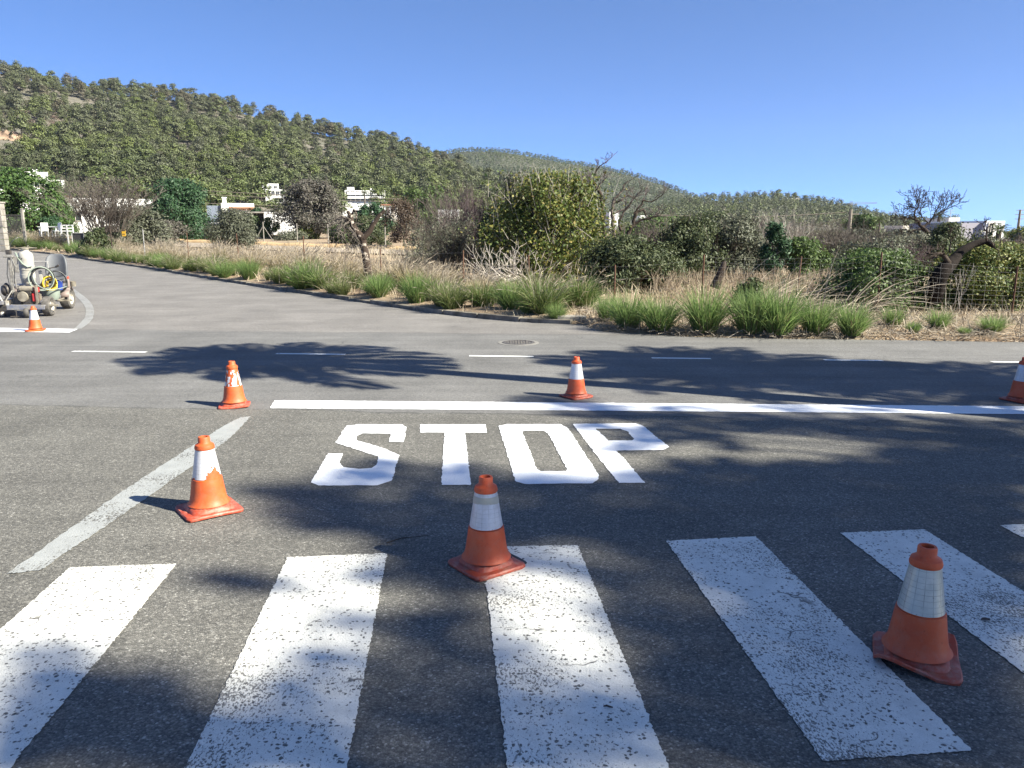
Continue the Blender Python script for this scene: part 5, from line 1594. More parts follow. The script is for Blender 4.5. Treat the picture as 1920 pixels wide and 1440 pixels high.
# sandy track across the field and its bank
def track():
    mb = MB()
    pl = smooth_poly([P(250, 440, 74)[:2], P(400, 450, 66)[:2], P(560, 455, 60)[:2], P(700, 458, 56)[:2], P(860, 462, 52)[:2]], 1.0)
    nn = normals2d(pl); offs = (-2.6, -1.2, 0, 1.2, 2.6)
    V = []
    for o in offs:
        p = pl + nn * o; V.append(np.stack([p[:, 0], p[:, 1], T(p[:, 0], p[:, 1]) + .03], -1))
    n = len(pl); mb.add(np.concatenate(V), [(i * n + k, (i) * n + k + 1, (i + 1) * n + k + 1, (i + 1) * n + k) for i in range(4) for k in range(n - 1)])
    tag(mb.build("gravel_path", M['gravel'], smooth=True), kind='structure')
    V = []
    for o, z in ((2.7, .03), (2.9, .22), (3.4, .26), (4.2, .0)):
        p = pl + nn * o; V.append(np.stack([p[:, 0], p[:, 1], T(p[:, 0], p[:, 1]) + z + .04 * np.sin(p[:, 0] * 1.7)], -1))
    mb = MB(); mb.add(np.concatenate(V), [(i * n + k, (i) * n + k + 1, (i + 1) * n + k + 1, (i + 1) * n + k) for i in range(3) for k in range(n - 1)])
    tag(mb.build("sandy_terrain_bank", M['sand'], smooth=True), kind='structure')
M['gravel'] = simple("grey_gravel", (.24, .21, .18), (.3, .25, .2), 2, .95)
M['sand'] = simple("orange_sand", (.42, .29, .16), (.48, .35, .2), 2, .95)
track()

# ------------------------------------------------------------------ fences
def post_at(px, ybase_d, ytop):
    x, y, z = G(px, ybase_d); return x, y, GZ(x, y), P(px, ytop, ybase_d)[2]
POSTS = [(268, 40, 430, 'galv'), (350, 35, 436, 'rust'), (445, 30, 438, 'rust'), (568, 24.5, 442, 'rust'), (712, 21.5, 466, 'rust'), (868, 19.3, 470, 'rust'), (993, 17.8, 479, 'rust'), (1155, 16.8, 497, 'rust'), (1322, 16.0, 478, 'rust'), (1500, 15.2, 481, 'rust'), (1657, 14.4, 473, 'rust'), (1916, 13.9, 500, 'rust'), (2180, 13.4, 500, 'rust')]
def wire_fence():
    x0, y0, _ = G(1155, 16.8)
    r = empty("wire_fence", (x0, y0, GZ(x0, y0)), "thin rusty post and wire fence along the verge with square mesh at its end", "fence")
    ps = []
    for px, d, yt, mt in POSTS:
        x, y, z, zt = post_at(px, d, yt)
        ps.append((x, y, z, zt))
        lean = {1500: .06, 445: -.04, 993: -.02}.get(px, 0)
        mb = MB()
        wv = .024 if mt == 'galv' else .018
        A = np.array([x - x0, y - y0, z - GZ(x0, y0) - .3]); B = np.array([x - x0 + lean, y - y0, zt - GZ(x0, y0)])
        mb.sticks([A], [B], wv, wv, 4 if mt == 'rust' else 8)
        mb.sticks([B - np.array([0, .0, .002])], [B + np.array([0, 0, .006])], wv, wv * .3, 4)
        mb.build("post", M[mt], r)
    o = np.array([x0, y0, GZ(x0, y0)])
    mb = MB(); rng = np.random.default_rng(2)
    segs = []
    for i in range(len(ps) - 1):
        a, b = ps[i], ps[i + 1]
        dense = POSTS[i][0] >= 1322
        A = np.array(a[:3]); B = np.array(b[:3]); ha, hb = a[3] - a[2], b[3] - b[2]
        rows = np.linspace(.06, .97, 11) if dense else (.35, .62, .95)
        n = 10
        for f in rows:
            q = [A + (B - A) * t + np.array([0, 0, (ha + (hb - ha) * t) * f - .05 * math.sin(math.pi * t) * f]) - o for t in np.linspace(0, 1, n)]
            for k in range(n - 1): segs.append((q[k], q[k + 1], .0011, .0011))
        if dense:
            for t in np.arange(.03, 1, .19 / np.linalg.norm(B - A)):
                c = A + (B - A) * t - o; hh = ha + (hb - ha) * t
                segs.append((c + np.array([0, 0, .06 * hh]), c + np.array([0, 0, .97 * hh - .05 * math.sin(math.pi * t)]), .0009, .0009))
    put_sticks(mb, segs, 3)
    mb.build("wire_mesh", M['galv'], r)
wire_fence()
# concrete posts and gate at the far left
def conc_post(px, d, yt, label, w=.13):
    x, y, z, zt = post_at(px, d, yt); mb = MB()
    mb.box((0, 0, (zt - z) / 2 - .1), (w, w, zt - z + .2)); mb.box((0, 0, zt - z + .02), (w * 1.25, w * 1.25, .06), taper=.6)
    tag(mb.build("fence_post", M['concrete_pale'], loc=(x, y, z), bevel=.01), label, "fence post", "pale posts on the verge")
conc_post(46, 58, 392, "tall pale concrete post standing alone near the stone gate pillar", .16)
x, y, z, zt = post_at(207, 46, 418)
mb = MB(); mb.tube([(0, 0, -.1), (.02, 0, (zt - z) * .5), (-.03, 0, zt - z)], [.045, .04, .035], 7)
tag(mb.build("fence_post", M['bark_dark'], loc=(x, y, z)), "dark thin wooden post between the gate and the yellow sign", "fence post")
x, y, z, zt = post_at(142, 52, 424)
r = empty("field_gate", (x, y, z), "dark metal field gate hung between two pale posts", "gate")
hw = W(15, 52)
for s_, yt in ((-1, 422), (1, 420)):
    hh = P(142, yt, 52)[2] - z; mb = MB(); mb.tube([(s_ * hw, 0, -.2), (s_ * hw - .05 * (s_ < 0), 0, hh)], .06, 8); mb.build("post", M['galv'], r)
mb = MB(); hh = (P(142, 437, 52)[2] - z); mb.box((.1, .06, hh / 2 + .02), (hw * 1.55, .04, hh - .1)); mb.build("gate_panel", M['iron'], r)
mb = MB(); mb.tube([(-.75 * hw + .1, .02, hh), (.75 * hw + .1, .02, hh)], .03, 6); mb.tube([(-.75 * hw + .1, .02, .1), (-.75 * hw + .1, .02, hh)], .03, 6); mb.build("gate_frame", M['galv'], r)
x, y, z = P(232, 437, 43); o = MB(); o.box((0, 0, 0), (.2, .02, .34)); o = o.build("warning_sign", M['yellow'] if 'yellow' in M else M.setdefault('yellow', simple("yellow_plate", (.55, .32, .02), (.5, .28, .02), 4, .6)), loc=(x, y, z))
tag(o, "small yellow and black sign hanging on the fence wire", "sign")
mb = MB(); mb.box((0, -.012, .135), (.19, .006, .06)); mb.box((0, -.012, -.06), (.14, .006, .03)); mb.build("black_marks", M['iron'], o)
mb = MB(); mb.sticks([(x, y + .02, z + .8)], [(x, y + .02, z - .9)], .02, .02, 5)
# stone gate pillar and railings
x, y, z = G(4, 56); zt = P(4, 381, 56)[2]
r = empty("gate_pillar", (x, y, z), "pale stone block gate pillar at the head of the side road", "pillar")
mb = MB(); n = 8; hh = zt - z
for i in range(n): mb.box((0, 0, hh * (i + .5) / n), (.5 - .01 * (i % 2), .5, hh / n - .02))
mb.build("stone_blocks", M['concrete_pale'], r, bevel=.02); mb = MB(); mb.box((0, 0, hh + .05), (.6, .6, .1)); mb.build("capstone", M['concrete_pale'], r)
x, y, z = G(29, 60); zt = P(29, 402, 60)[2]
r = empty("iron_railing", (x, y, z), "black iron railing beside the stone gate pillar", "railing")
mb = MB(); L = W(32, 60)
for k in range(14): mb.sticks([((k / 13 - .5) * L, 0, 0)], [((k / 13 - .5) * L, 0, zt - z)], .02, .02, 4)
mb.build("bars", M['iron'], r)
for q_ in (zt - z - .1, .5): mb = MB(); mb.box((0, 0, q_), (L, .05, .05)); mb.build("rail", M['iron'], r)
# far fence behind the track
for k, (px, d, yt, lab) in enumerate(((361, 78, 408, "slim pale fence post by the white boat hull"), (557, 76, 419, "pale far fence post right of the white garage"), (615, 72, 420, "pale far fence post beneath the grey green olive"), (722, 66, 425, "slim white far fence post near the dead gnarled tree"), (774, 64, 428, "slim white far fence post under the brown dead shrub"))):
    x, y, z, zt = post_at(px, d, yt); mb = MB(); mb.tube([(0, 0, -.2), (0, 0, zt - z)], .05, 7); tag(mb.build("fence_post", M['concrete_pale'], loc=(x, y, z)), lab, "fence post", "posts of the far fence")
x, y, z, zt = post_at(494, 78, 416)
r = empty("braced_fence_post", (x, y, z), "pale corner post with two slanting braces before the white garage", "fence post")
mb = MB(); mb.tube([(0, 0, -.2), (0, 0, zt - z)], .05, 7); mb.build("post", M['concrete_pale'], r)
for s_ in (-1, 1): mb = MB(); mb.tube([(0, 0, (zt - z) * .8), (s_ * 1.0, 0, -.1)], .035, 6); mb.build("brace", M['concrete_pale'], r)

# ------------------------------------------------------------------ poles, cables, cranes
x, y, z = G(1592, 110); zt = P(1592, 393, 110)[2]
r = empty("utility_pole", (x, y, z), "wooden utility pole rising from the scrub beside the round green tree", "utility pole")
mb = MB(); mb.tube([(0, 0, 0), (0, 0, zt - z)], [.3, .22], 8); mb.build("pole", M['wood_pole'], r)
mb = MB(); mb.box((.4, 0, zt - z - .6), (1.6, .12, .12)); mb.build("crossarm", M['wood_pole'], r)
def cable(a, b, sag, label, rad=.03):
    a = np.array(a); b = np.array(b); n = 24
    mb = MB(); mb.tube([a + (b - a) * t - np.array([0, 0, sag * 4 * t * (1 - t)]) for t in np.linspace(0, 1, n)], rad, 4)
    tag(mb.build("overhead_cable", M['wood_pole']), label, "cable")
cable((x, y, zt - .3), P(1230, 402, 120), .5, "pale overhead cable running from the utility pole towards the bare branches", .05)
cable((x + .9, y, zt - .55), (x + 30, y + 120, zt - 2), .8, "overhead cable leaving the utility pole towards the distance", .04)
for i, (ya, yb) in enumerate(((357, 374), (364, 379), (381, 386))):
    cable(P(380, ya, 170), P(860, yb, 175), .4, ("uppermost overhead cable crossing before the pine slope", "second overhead cable crossing before the pine slope", "lowest overhead cable crossing below the apartment block")[i], .045)
x, y, z = G(1908, 130); zt = P(1908, 393, 130)[2]
r = empty("power_pylon", (x, y, z), "grey power pole with three crossarms on the skyline beyond the modern house", "power pole")
mb = MB(); mb.tube([(0, 0, 0), (0, 0, zt - z)], [.25, .15], 6); mb.build("mast", M['wood_pole'], r)
for k, wd in ((.1, 1.2), (.8, 1.5), (1.5, 1.3)): mb = MB(); mb.box((0, 0, zt - z - k), (wd, .1, .1)); mb.build("crossarm", M['wood_pole'], r)
def crane(px, ytop, ybase, jib0, jib1, d, label, slope):
    x, y, z = P(px, ybase, d); zt = P(px, ytop, d)[2]
    r = empty("tower_crane", (x, y, z), label, "crane")
    mb = MB(); w = .7; hh = zt - z
    for a, b in ((-1, -1), (1, -1), (1, 1), (-1, 1)): mb.sticks([(a * w, b * w, -6)], [(a * w, b * w, hh)], .12, .12, 4)
    mb.build("mast", M['wood_pole'], r)
    mb = MB(); x0 = W(jib0 - px, d); x1 = W(jib1 - px, d); n = 14
    zj = hh * .55
    pts = [np.array([x0 + (x1 - x0) * i / n, 0, zj + slope * (x1 - x0) * i / n]) for i in range(n + 1)]
    up = np.array([0, 0, 1.3])
    for i in range(n):
        mb.sticks([pts[i]], [pts[i + 1]], .14, .14, 4); mb.sticks([pts[i] + up * (1 - i / n * .5)], [pts[i + 1] + up * (1 - (i + 1) / n * .5)], .1, .1, 4)
        mb.sticks([pts[i]], [pts[i + 1] + up * (1 - (i + 1) / n * .5)], .07, .07, 3)
    mb.build("jib", M['wood_pole'], r)
    mb = MB(); mb.sticks([(0, 0, hh)], [pts[n // 2 + 2] + up], .05, .05, 3); mb.build("tie_bar", M['wood_pole'], r)
crane(1595, 377, 392, 1590, 1643, 620, "pale tower crane with long jib on the low hill's skyline", .05)
crane(1677, 394, 408, 1664, 1684, 560, "small tower crane beyond the slope near the bare tree", .02)
# ------------------------------------------------------------------ trees and shrubs
M['bark_black'] = simple('blackened_bark', (.024, .019, .017), (.011, .009, .008), 9, .95, bmp=.8)
tree(62, 72, 316, 132, 'l_carob', "round bright green carob tree near the stone gate pillar", size=.3, clear=.0, nl=44, lump=.24)
brush_shrub(195, 58, 322, 150, "leafless grey tree with fine upright twigs before the long white house", 'twig_grey', 1, n=150, r=.022, leaf='l_greydead', nleaf=1500, size=.16, name="bare_tree", cat="tree", spread=.75, twigs=5, lift=.26, stem=.16, curve=.5)
shrub(250, 62, 386, 120, 'l_olive', "grey green bush under the leafless grey tree", size=.2, nl=22)
shrub(338, 78, 337, 132, 'l_dark', "dense dark green tree behind the fence by the white boat", cat='tree', name='leafy_tree', size=.28, nl=56, lump=.25, trunk=.12, depth=6.5)
shrub(300, 70, 412, 90, 'l_greydead', "dull grey scrub below the dark green tree", size=.2, nl=12)
shrub(442, 60, 391, 92, 'l_olive', "round olive bush with bare twig tips standing in front of the parked car", name="olive_bush", size=.17, nl=26, twigs=90)
tree(590, 88, 337, 118, 'l_greydead', "grey dull leaved olive tree beside the white garage", name="olive_tree", size=.24, clear=.1, nl=44, lump=.26, twigs=160)
for i, (px, d, yt, w, lf, lab) in enumerate(((470, 90, 405, 40, 'l_bush', "green creeper bush at the foot of the white garage wall"), (505, 88, 408, 36, 'l_bush', "bright green bush against the dark carport"), (575, 86, 420, 40, 'l_yellowbush', "yellow green bush right beside the white garage"), (545, 82, 432, 60, 'l_olive', "low scrub along the far fence below the garage"), (400, 82, 428, 60, 'l_sage', "low dry scrub before the parked car"), (640, 74, 420, 60, 'l_bush', "low green scrub along the far fence under the olive tree"), (700, 100, 380, 70, 'l_dark', "dark green hedge below the white apartment block"), (690, 68, 405, 80, 'l_mastic', "dull green scrub behind the dead gnarled tree"), (175, 48, 428, 60, 'l_mastic', "dark green bush behind the field gate"), (95, 66, 405, 40, 'l_dark', "dark bush below the carob tree"), (300, 50, 440, 44, 'l_sage', "pale sage bush behind the yellow sign"), (800, 140, 350, 100, 'l_bush', "bright green pine scrub at the hill foot behind the brown shrub"), (112, 95, 340, 60, 'l_bush', "green pine scrub between the carob tree and the leafless grey tree"), (480, 110, 390, 40, 'l_dark', "dark green bush beside the garage canopy"))):
    shrub(px, d, yt, w, lf, lab, size=.18 if d < 100 else .4, nl=14, seed=i)
# the dead gnarled tree on the verge
def gnarled():
    x, y, _ = G(690, 23.5); z = GZ(x, y)
    r = empty("dead_tree", (x, y, z), "dead gnarled tree with flaking trunk forking into two stumps", "tree")
    def q(px, py, dd=0): a = P(px, py, 23.5 + dd); return np.array(a) - np.array([x, y, z])
    mb = MB()
    mb.tube([q(692, 522), q(688, 495), q(684, 470, .05), q(680, 452, .05), q(676, 442)], [.13, .12, .115, .12, .14], 10)
    mb.build("trunk", M['bark_peel'], r, smooth=True)
    mb = MB(); mb.tube([q(681, 446), q(694, 432), q(700, 420), q(710, 405), q(722, 394)], [.10, .085, .075, .06, .05], 8); mb.build("limb", M['bark_peel'], r, smooth=True)
    mb = MB(); mb.tube([q(677, 444), q(668, 434), q(660, 420), q(657, 405), q(652, 396)], [.12, .09, .085, .07, .045], 8)
    mb.tube([q(657, 407), q(664, 392), q(668, 400), q(668, 414), q(666, 418)], [.03, .028, .022, .016, .01], 6); mb.build("limb", M['bark_peel'], r, smooth=True)
    rng = np.random.default_rng(6); segs = []
    for k in range(34):
        a = q(rng.uniform(628, 668), rng.uniform(398, 442), rng.uniform(-.4, .4))
        fork_tree(rng, a, (rng.normal(-.3, .5), rng.normal(0, .5), -.7), .42, .014, 2, (2, 3), .8, .3, -.2, .7, segs, .004)
    for k in range(9):
        a = q(660, 415); b = q(rng.uniform(622, 645), rng.uniform(405, 440), rng.uniform(-.3, .3)); m_ = (a + b) / 2 + rng.normal(0, .06, 3) + np.array([0, 0, .08])
        segs += [(a, m_, .03, .022), (m_, b, .022, .012)]
    mb = MB(); put_sticks(mb, segs, 4); mb.build("dead_crown", M['twig_grey'], r)
gnarled()
tree(757, 60, 374, 78, 'l_brown', "brown dead shrub tree with withered leaves beyond the dead gnarled tree", name="withered_tree", cov=.9, tang=1.2, size=.16, clear=.15, nl=26, lump=.26, twigs=380, twig_mat='twig_brown', trunk_r=.1)
brush_shrub(842, 29, 392, 120, "rounded grey green broom bush left of the fig tree", 'twig_grey', 3, n=120, r=.008, leaf='l_olive', nleaf=6500, size=.075, spread=.9, twigs=4)
brush_shrub(890, 33, 327, 130, "tall feathery leafless grey shrub leaning out behind the broom bush", 'twig_purple', 4, n=150, r=.011, spread=.7, twigs=5)
brush_shrub(775, 25, 452, 90, "low grey sage bush behind the fence near the dead gnarled tree", 'twig_grey', 5, n=80, r=.006, leaf='l_sage', nleaf=2600, size=.055, spread=1.0, twigs=3)
shrub(966, 32, 326, 70, 'l_olive', "dark olive crown rising behind the fig tree", name="olive_tree", cat="tree", size=.1, nl=22, seed=3, twigs=60)
shrub(940, 28, 385, 110, 'l_mastic', "dark shaded shrub beside the fig tree's base", size=.11, nl=16, seed=8)
shrub(1030, 24, 322, 240, 'l_fig', "big yellowing fig tree with bright leaves in the middle of the field", name="fig_tree", cat="tree", size=.10, cov=2.1, tang=1.2, nl=90, lump=.25, pk=.3, rag=.1, seed=4, twigs=520, twig_r=.006, twig_mat='bark_pale', aspect=.62, depth=3.2, trunk=.05, fall=.45, lo=.3)
# bleached fallen branches before the fig
def bleached():
    x, y, _ = G(945, 20.3); z = GZ(x, y); r = empty("fallen_branches", (x, y, z), "bleached white dead branches sprawling before the fig tree", "dead branches")
    rng = np.random.default_rng(12); segs = []
    for k in range(26):
        az = rng.uniform(2.2, 4.1) if k < 20 else rng.uniform(-1, 1)
        fork_tree(rng, (rng.normal(.2, .25), rng.normal(0, .2), .25), (math.cos(az), math.sin(az) * .7, rng.uniform(.1, .75)), .55, .022, 2, (2, 3), .6, .22, .1, .72, segs, .005)
    mb = MB(); put_sticks(mb, segs, 4); mb.build("crown", M['bark_pale'], r)
bleached()
px_tree(1128, 25.5, 450, "bare dark tree with crooked upright limbs beside the fig tree", [([(1128, 500), (1132, 440), (1131, 400), (1127, 372), (1119, 352)], .075, .05), ([(1119, 352), (1112, 338), (1106, 340)], .045, .02), ([(1120, 354), (1126, 345), (1131, 338)], .04, .015), ([(1112, 338, .2), (1116, 325, .2), (1124, 312, .2), (1136, 304, .2)], .03, .012), ([(1128, 375), (1114, 366), (1108, 350)], .03, .01)], 'bark_dark', 'twig_purple', 14, 6, .26, rt=.011, up=.2)
px_tree(1152, 28, 450, "bare grey tree with curving pale limbs right of the fig tree", [([(1152, 480), (1150, 420), (1147, 395), (1150, 376), (1162, 362), (1172, 345)], .075, .025), ([(1149, 380), (1165, 374), (1178, 366), (1190, 372)], .045, .015), ([(1150, 400), (1172, 392), (1186, 375), (1198, 362)], .04, .014)], 'bark_grey', 'twig_grey', 21, 6, .3, rt=.011)
px_tree(1180, 26.5, 450, "low spreading bare tree with pale upturned branch ends", [([(1172, 480), (1176, 440), (1188, 420), (1192, 402), (1204, 394), (1212, 402)], .075, .03), ([(1165, 432), (1160, 418), (1170, 398), (1184, 380)], .05, .02), ([(1184, 425), (1200, 414), (1222, 408), (1240, 405)], .045, .02), ([(1188, 400), (1202, 384), (1206, 376), (1222, 378), (1238, 368), (1246, 362)], .035, .012)], 'bark_dark', 'twig_purple', 25, 7, .3, rt=.011)
brush_shrub(1215, 27, 412, 130, "purplish tangle of leafless twigs under the bare trees", 'twig_purple', 7, n=120, r=.008, spread=1.1, twigs=5)
shrub(1175, 20.5, 442, 190, 'l_mastic', "broad dark mastic shrub behind the fence right of the fig tree", name="mastic_shrub", size=.085, nl=44, lump=.24, seed=5)
shrub(1290, 26, 408, 150, 'l_mastic', "tall dull green shrub behind the mastic shrub", size=.10, nl=34, lump=.26, seed=6, twigs=120)
shrub(1375, 27, 405, 150, 'l_olive', "grey green shrub between the dull green shrub and the dark one", size=.10, nl=30, lump=.26, seed=7, twigs=160)
shrub(1452, 23, 418, 58, 'l_dark', "narrow dark green juniper like shrub under pale dead twigs", size=.09, nl=16, lump=.3, seed=9)
brush_shrub(1462, 29, 388, 120, "pale drooping dead shrub above the narrow dark one", 'bark_pale', 8, n=90, r=.007, spread=.9, twigs=4, curve=.9)
shrub(1510, 25, 445, 90, 'l_bush', "light green low shrub right of the narrow dark one", size=.09, nl=16, seed=3)
brush_shrub(1562, 30, 400, 120, "grey leafless bush with dense vertical twigs before the utility pole", 'twig_grey', 9, n=150, r=.009, spread=.75, twigs=5)
for i, (px, d, yt, w, lf, lab) in enumerate(((1640, 27, 448, 150, 'l_olive', "low olive scrub behind the big round bush"), (1720, 32, 440, 150, 'l_sage', "grey scrub band beneath the bare tree with the palm"), (1770, 30, 418, 110, 'l_mastic', "leafy green scrub before the white modern house"), (1850, 33, 447, 100, 'l_olive', "olive scrub at the foot of the modern house"), (1600, 40, 430, 120, 'l_olive', "far olive scrub below the utility pole"), (1420, 45, 412, 160, 'l_olive', "far grey green scrub below the low hill"), (1330, 60, 398, 160, 'l_mastic', "far green scrub at the foot of the far hill"), (1912, 60, 425, 50, 'l_yellowbush', "yellow flecked bush on the skyline beside the modern house"), (1240, 70, 405, 160, 'l_bush', "far green trees seen through the bare branches"), (1690, 60, 430, 120, 'l_olive', "distant olive scrub before the low white house"))):
    shrub(px, d, yt, w, lf, lab, size=.11 if d < 35 else .2, nl=22, seed=30 + i, twigs=60)
brush_shrub(1905, 30, 432, 60, "purplish leafless thicket right before the modern house", 'twig_purple', 12, n=90, r=.008, spread=.9, twigs=4)
brush_shrub(1660, 29, 440, 150, "grey leafless thicket behind the round bush", 'twig_grey', 13, n=110, r=.008, spread=.9, twigs=4)
shrub(1652, 15.2, 468, 200, 'l_bush', "big round leafy bush behind the square wire mesh", size=.06, cov=3.0, nl=70, lump=.22, seed=10, lo=.5, aspect=.5)
shrub(1868, 15.6, 455, 220, 'l_yellowbush', "tall bush with yellowing leaves at the end of the mesh fence", size=.06, cov=3.0, nl=70, lump=.22, seed=11, lo=.5, aspect=.5)
shrub(1765, 15.5, 540, 110, 'l_bush', "low dark bush under the fallen trunk behind the mesh", size=.06, nl=20, seed=12)
shrub(1405, 14.2, 522, 60, 'l_mastic', "small dark shrub behind the tall bright tussocks", size=.06, nl=14, seed=13)
shrub(1560, 30, 470, 90, 'l_bush', "green shrub patch before the grey leafless bush", size=.1, nl=14, seed=15)
tree(1617, 125, 403, 62, 'l_bush', "round green tree beside the utility pole", size=.5, clear=.1, nl=22, lump=.28)
shrub(1230, 24, 470, 110, 'l_mastic', "dense dark end of the mastic thicket above the dry grass", size=.09, nl=24, seed=16)
def palm_px(px, d, ytop, rpx, seed, label, base_y=None):
    x, y, z = G(px, d); h = P(px, ytop + rpx * .5, d)[2] - z
    return palm(x, y, h, W(rpx, d), 26, seed, label, leaf=W(rpx, d) * .25, gap=W(rpx, d) * .035, wid=W(rpx, d) * .02, thick=.14, base_z=z, el=(-.5, 1.3))
palm_px(1648, 120, 408, 13, 31, "small dark palm on the plain next to the round green tree")
palm_px(1758, 75, 398, 15, 32, "shaggy dark palm behind the bare tree on the skyline")
palm_px(1873, 45, 422, 20, 33, "palm with yellow green fronds in front of the modern house")
palm_px(686, 180, 358, 8, 34, "slim palm before the white apartment block")
px_tree(1738, 36, 450, "bare dark tree with crooked limbs against the sky", [([(1740, 470), (1738, 438), (1728, 424), (1718, 414), (1706, 408), (1697, 412)], .10, .03), ([(1718, 414), (1714, 400), (1722, 388), (1724, 378)], .045, .012), ([(1730, 426), (1742, 418), (1752, 402), (1760, 388)], .055, .016), ([(1733, 432), (1720, 430), (1708, 436), (1700, 444)], .045, .014), ([(1742, 420), (1730, 408), (1726, 398)], .032, .012), ([(1750, 406), (1768, 396), (1778, 388)], .032, .012)], 'bark_dark', 'bark_dark', 33, 9, .5, rt=.014, up=.12, depth=3)
def leaning_tree():
    x, y, _ = G(1757, 14.75); z = GZ(x, y); r = empty("leaning_tree", (x, y, z), "dark leaning tree trunk bending over behind the mesh fence", "tree trunk")
    def q(px, py, dd=0): return np.array(P(px, py, 14.75 + dd)) - np.array([x, y, z])
    mb = MB(); mb.tube([q(1750, 560, .3), q(1758, 528), q(1768, 508), q(1782, 494, .1), q(1796, 478, .2), q(1803, 470, .2), q(1825, 458, .3), q(1850, 452, .3), q(1864, 462, .2)], [.17, .16, .14, .13, .09, .075, .07, .065, .045], 9); mb.build("trunk", M['bark_black'], r, smooth=True)
    mb = MB(); mb.tube([q(1780, 496), q(1770, 480), q(1762, 475), q(1745, 482), q(1733, 487)], [.06, .045, .035, .03, .02], 6); mb.build("limb", M['bark_dark'], r, smooth=True)
    rng = np.random.default_rng(3); segs = []
    for p_, d_ in ((q(1772, 480), (-1, 0, .4)), (q(1762, 475), (-1, 0, .1)), (q(1760, 476), (-.8, 0, -.3)), (q(1782, 474), (.1, 0, 1)), (q(1850, 452), (-.6, 0, .7)), (q(1860, 455), (.2, 0, -1))):
        fork_tree(rng, p_, d_, .24, .02, 3, (2, 3), .6, .22, .05, .7, segs, .005)
    mb = MB(); put_sticks(mb, segs, 4); mb.build("crown", M['bark_dark'], r)
leaning_tree()
def stump():
    x, y, _ = G(1349, 17.5); z = GZ(x, y); r = empty("tree_stump", (x, y, z), "short charred leaning stump in the dry grass", "stump")
    def q(px, py): return np.array(P(px, py, 17.5)) - np.array([x, y, z])
    mb = MB(); mb.tube([q(1340, 540), q(1350, 515), q(1357, 497), q(1358, 490)], [.13, .09, .07, .04], 8); mb.build("trunk", M['bark_dark'], r, smooth=True)
    rng = np.random.default_rng(4); segs = []
    for k in range(3): fork_tree(rng, q(1357, 495), (rng.normal(0, .5), 0, 1), .3, .012, 2, (2, 2), .5, .2, .2, .7, segs, .004)
    mb = MB(); put_sticks(mb, segs, 3); mb.build("crown", M['bark_dark'], r)
stump()
for i, (px, yt, sd, lab) in enumerate(((1790, 478, 3, "pale leafless sapling with forked stem in front of the dark bush"), (1815, 492, 5, "pale leafless sapling with a kinked stem nearest the tall yellowing bush"), (1757, 520, 8, "short pale leafless sapling before the leaning trunk"))):
    bare(px, 14.6, yt, lab, "sapling", "sapling", seed=sd, L=.8, r0=.012, depth=2, mat='bark_pale', spread=.35, up=.6, kids=(1, 3), wob=.12, rmin=.004, n0=2)
for i, (px, d, yt, w, mt, lab) in enumerate(((1262, 29, 402, 110, 'twig_grey', "grey brown leafless scrub behind the tall dull green shrub"), (1405, 33, 398, 120, 'twig_purple', "purplish leafless scrub behind the grey green shrub"), (1625, 36, 418, 110, 'twig_grey', "pale leafless scrub below the round green tree"), (830, 37, 352, 90, 'twig_grey', "tall pale leafless shrub behind the broom bush"), (1700, 27, 446, 110, 'twig_purple', "low leafless tangle between the round bush and the leaning trunk"), (1510, 34, 408, 90, 'twig_grey', "thin leafless shrub between the drooping shrub and the utility pole"))):
    brush_shrub(px, d, yt, w, lab, mt, 40 + i, n=110, r=.009, spread=.85, twigs=5)
# heap of arching dry stalks before the round bush, and dry brush in the field
def straw_heap():
    x, y, _ = G(1520, 14.3); z = GZ(x, y); r = empty("straw_heap", (x, y, z), "heap of long arching dry stalks sloping before the round bush", "dry stalks")
    rng = np.random.default_rng(9); n = 420
    p0 = np.stack([rng.uniform(-1.5, 1.3, n), rng.normal(.1, .35, n), np.zeros(n)], -1)
    az = rng.normal(.25, .5, n); el = np.abs(rng.normal(.55, .3, n)); L = rng.uniform(.5, 1.7, n)
    pts = [p0]; 
    for i in range(5):
        e = el - i * .16
        d = np.stack([np.cos(az) * np.cos(e), np.sin(az) * np.cos(e), np.sin(e)], -1)
        pts.append(pts[-1] + d * (L / 5)[:, None])
    for p in pts: p[:, 2] = np.maximum(p[:, 2], .02)
    mb = MB(); ribbon(mb, pts, unit(np.cross(d, rng.normal(size=(n, 3)))), .006, (1, 1, .9, .8, .6, .2)); mb.build("stalks", M['straw_grey'], r)
straw_heap()
def field_brush():
    rng = np.random.default_rng(15); mb = MB(); segs = []
    for k in range(330):
        px = rng.uniform(1230, 1600); d = rng.uniform(16.5, 22)
        x, y, _ = G(px, d); z = GZ(x, y)
        fork_tree(rng, (x, y, z), (rng.normal(0, .5), rng.normal(0, .4), 1), .33, .007, 2, (2, 3), .6, .2, .2, .7, segs, .003, 3)
    put_sticks(mb, segs, 3)
    tag(mb.build("dry_undergrowth", M['straw_twig']), kind='stuff')
M['straw_twig'] = simple("straw_twigs", (.30, .245, .18), (.20, .155, .11), 2, .9)
field_brush()
# broken kerb stone left beyond the kerb's end
x, y = at(1072, 607)
mb = MB(); mb.box((0, 0, .05), (.52, .16, .13)); o = mb.build("kerb_stone", M['concrete_pale'], loc=(x, y + .1, .02), bevel=.015); o.rotation_euler = (.05, .03, -.06)
tag(o, "loose pale kerb stone lying beyond the end of the kerb", "kerb stone")
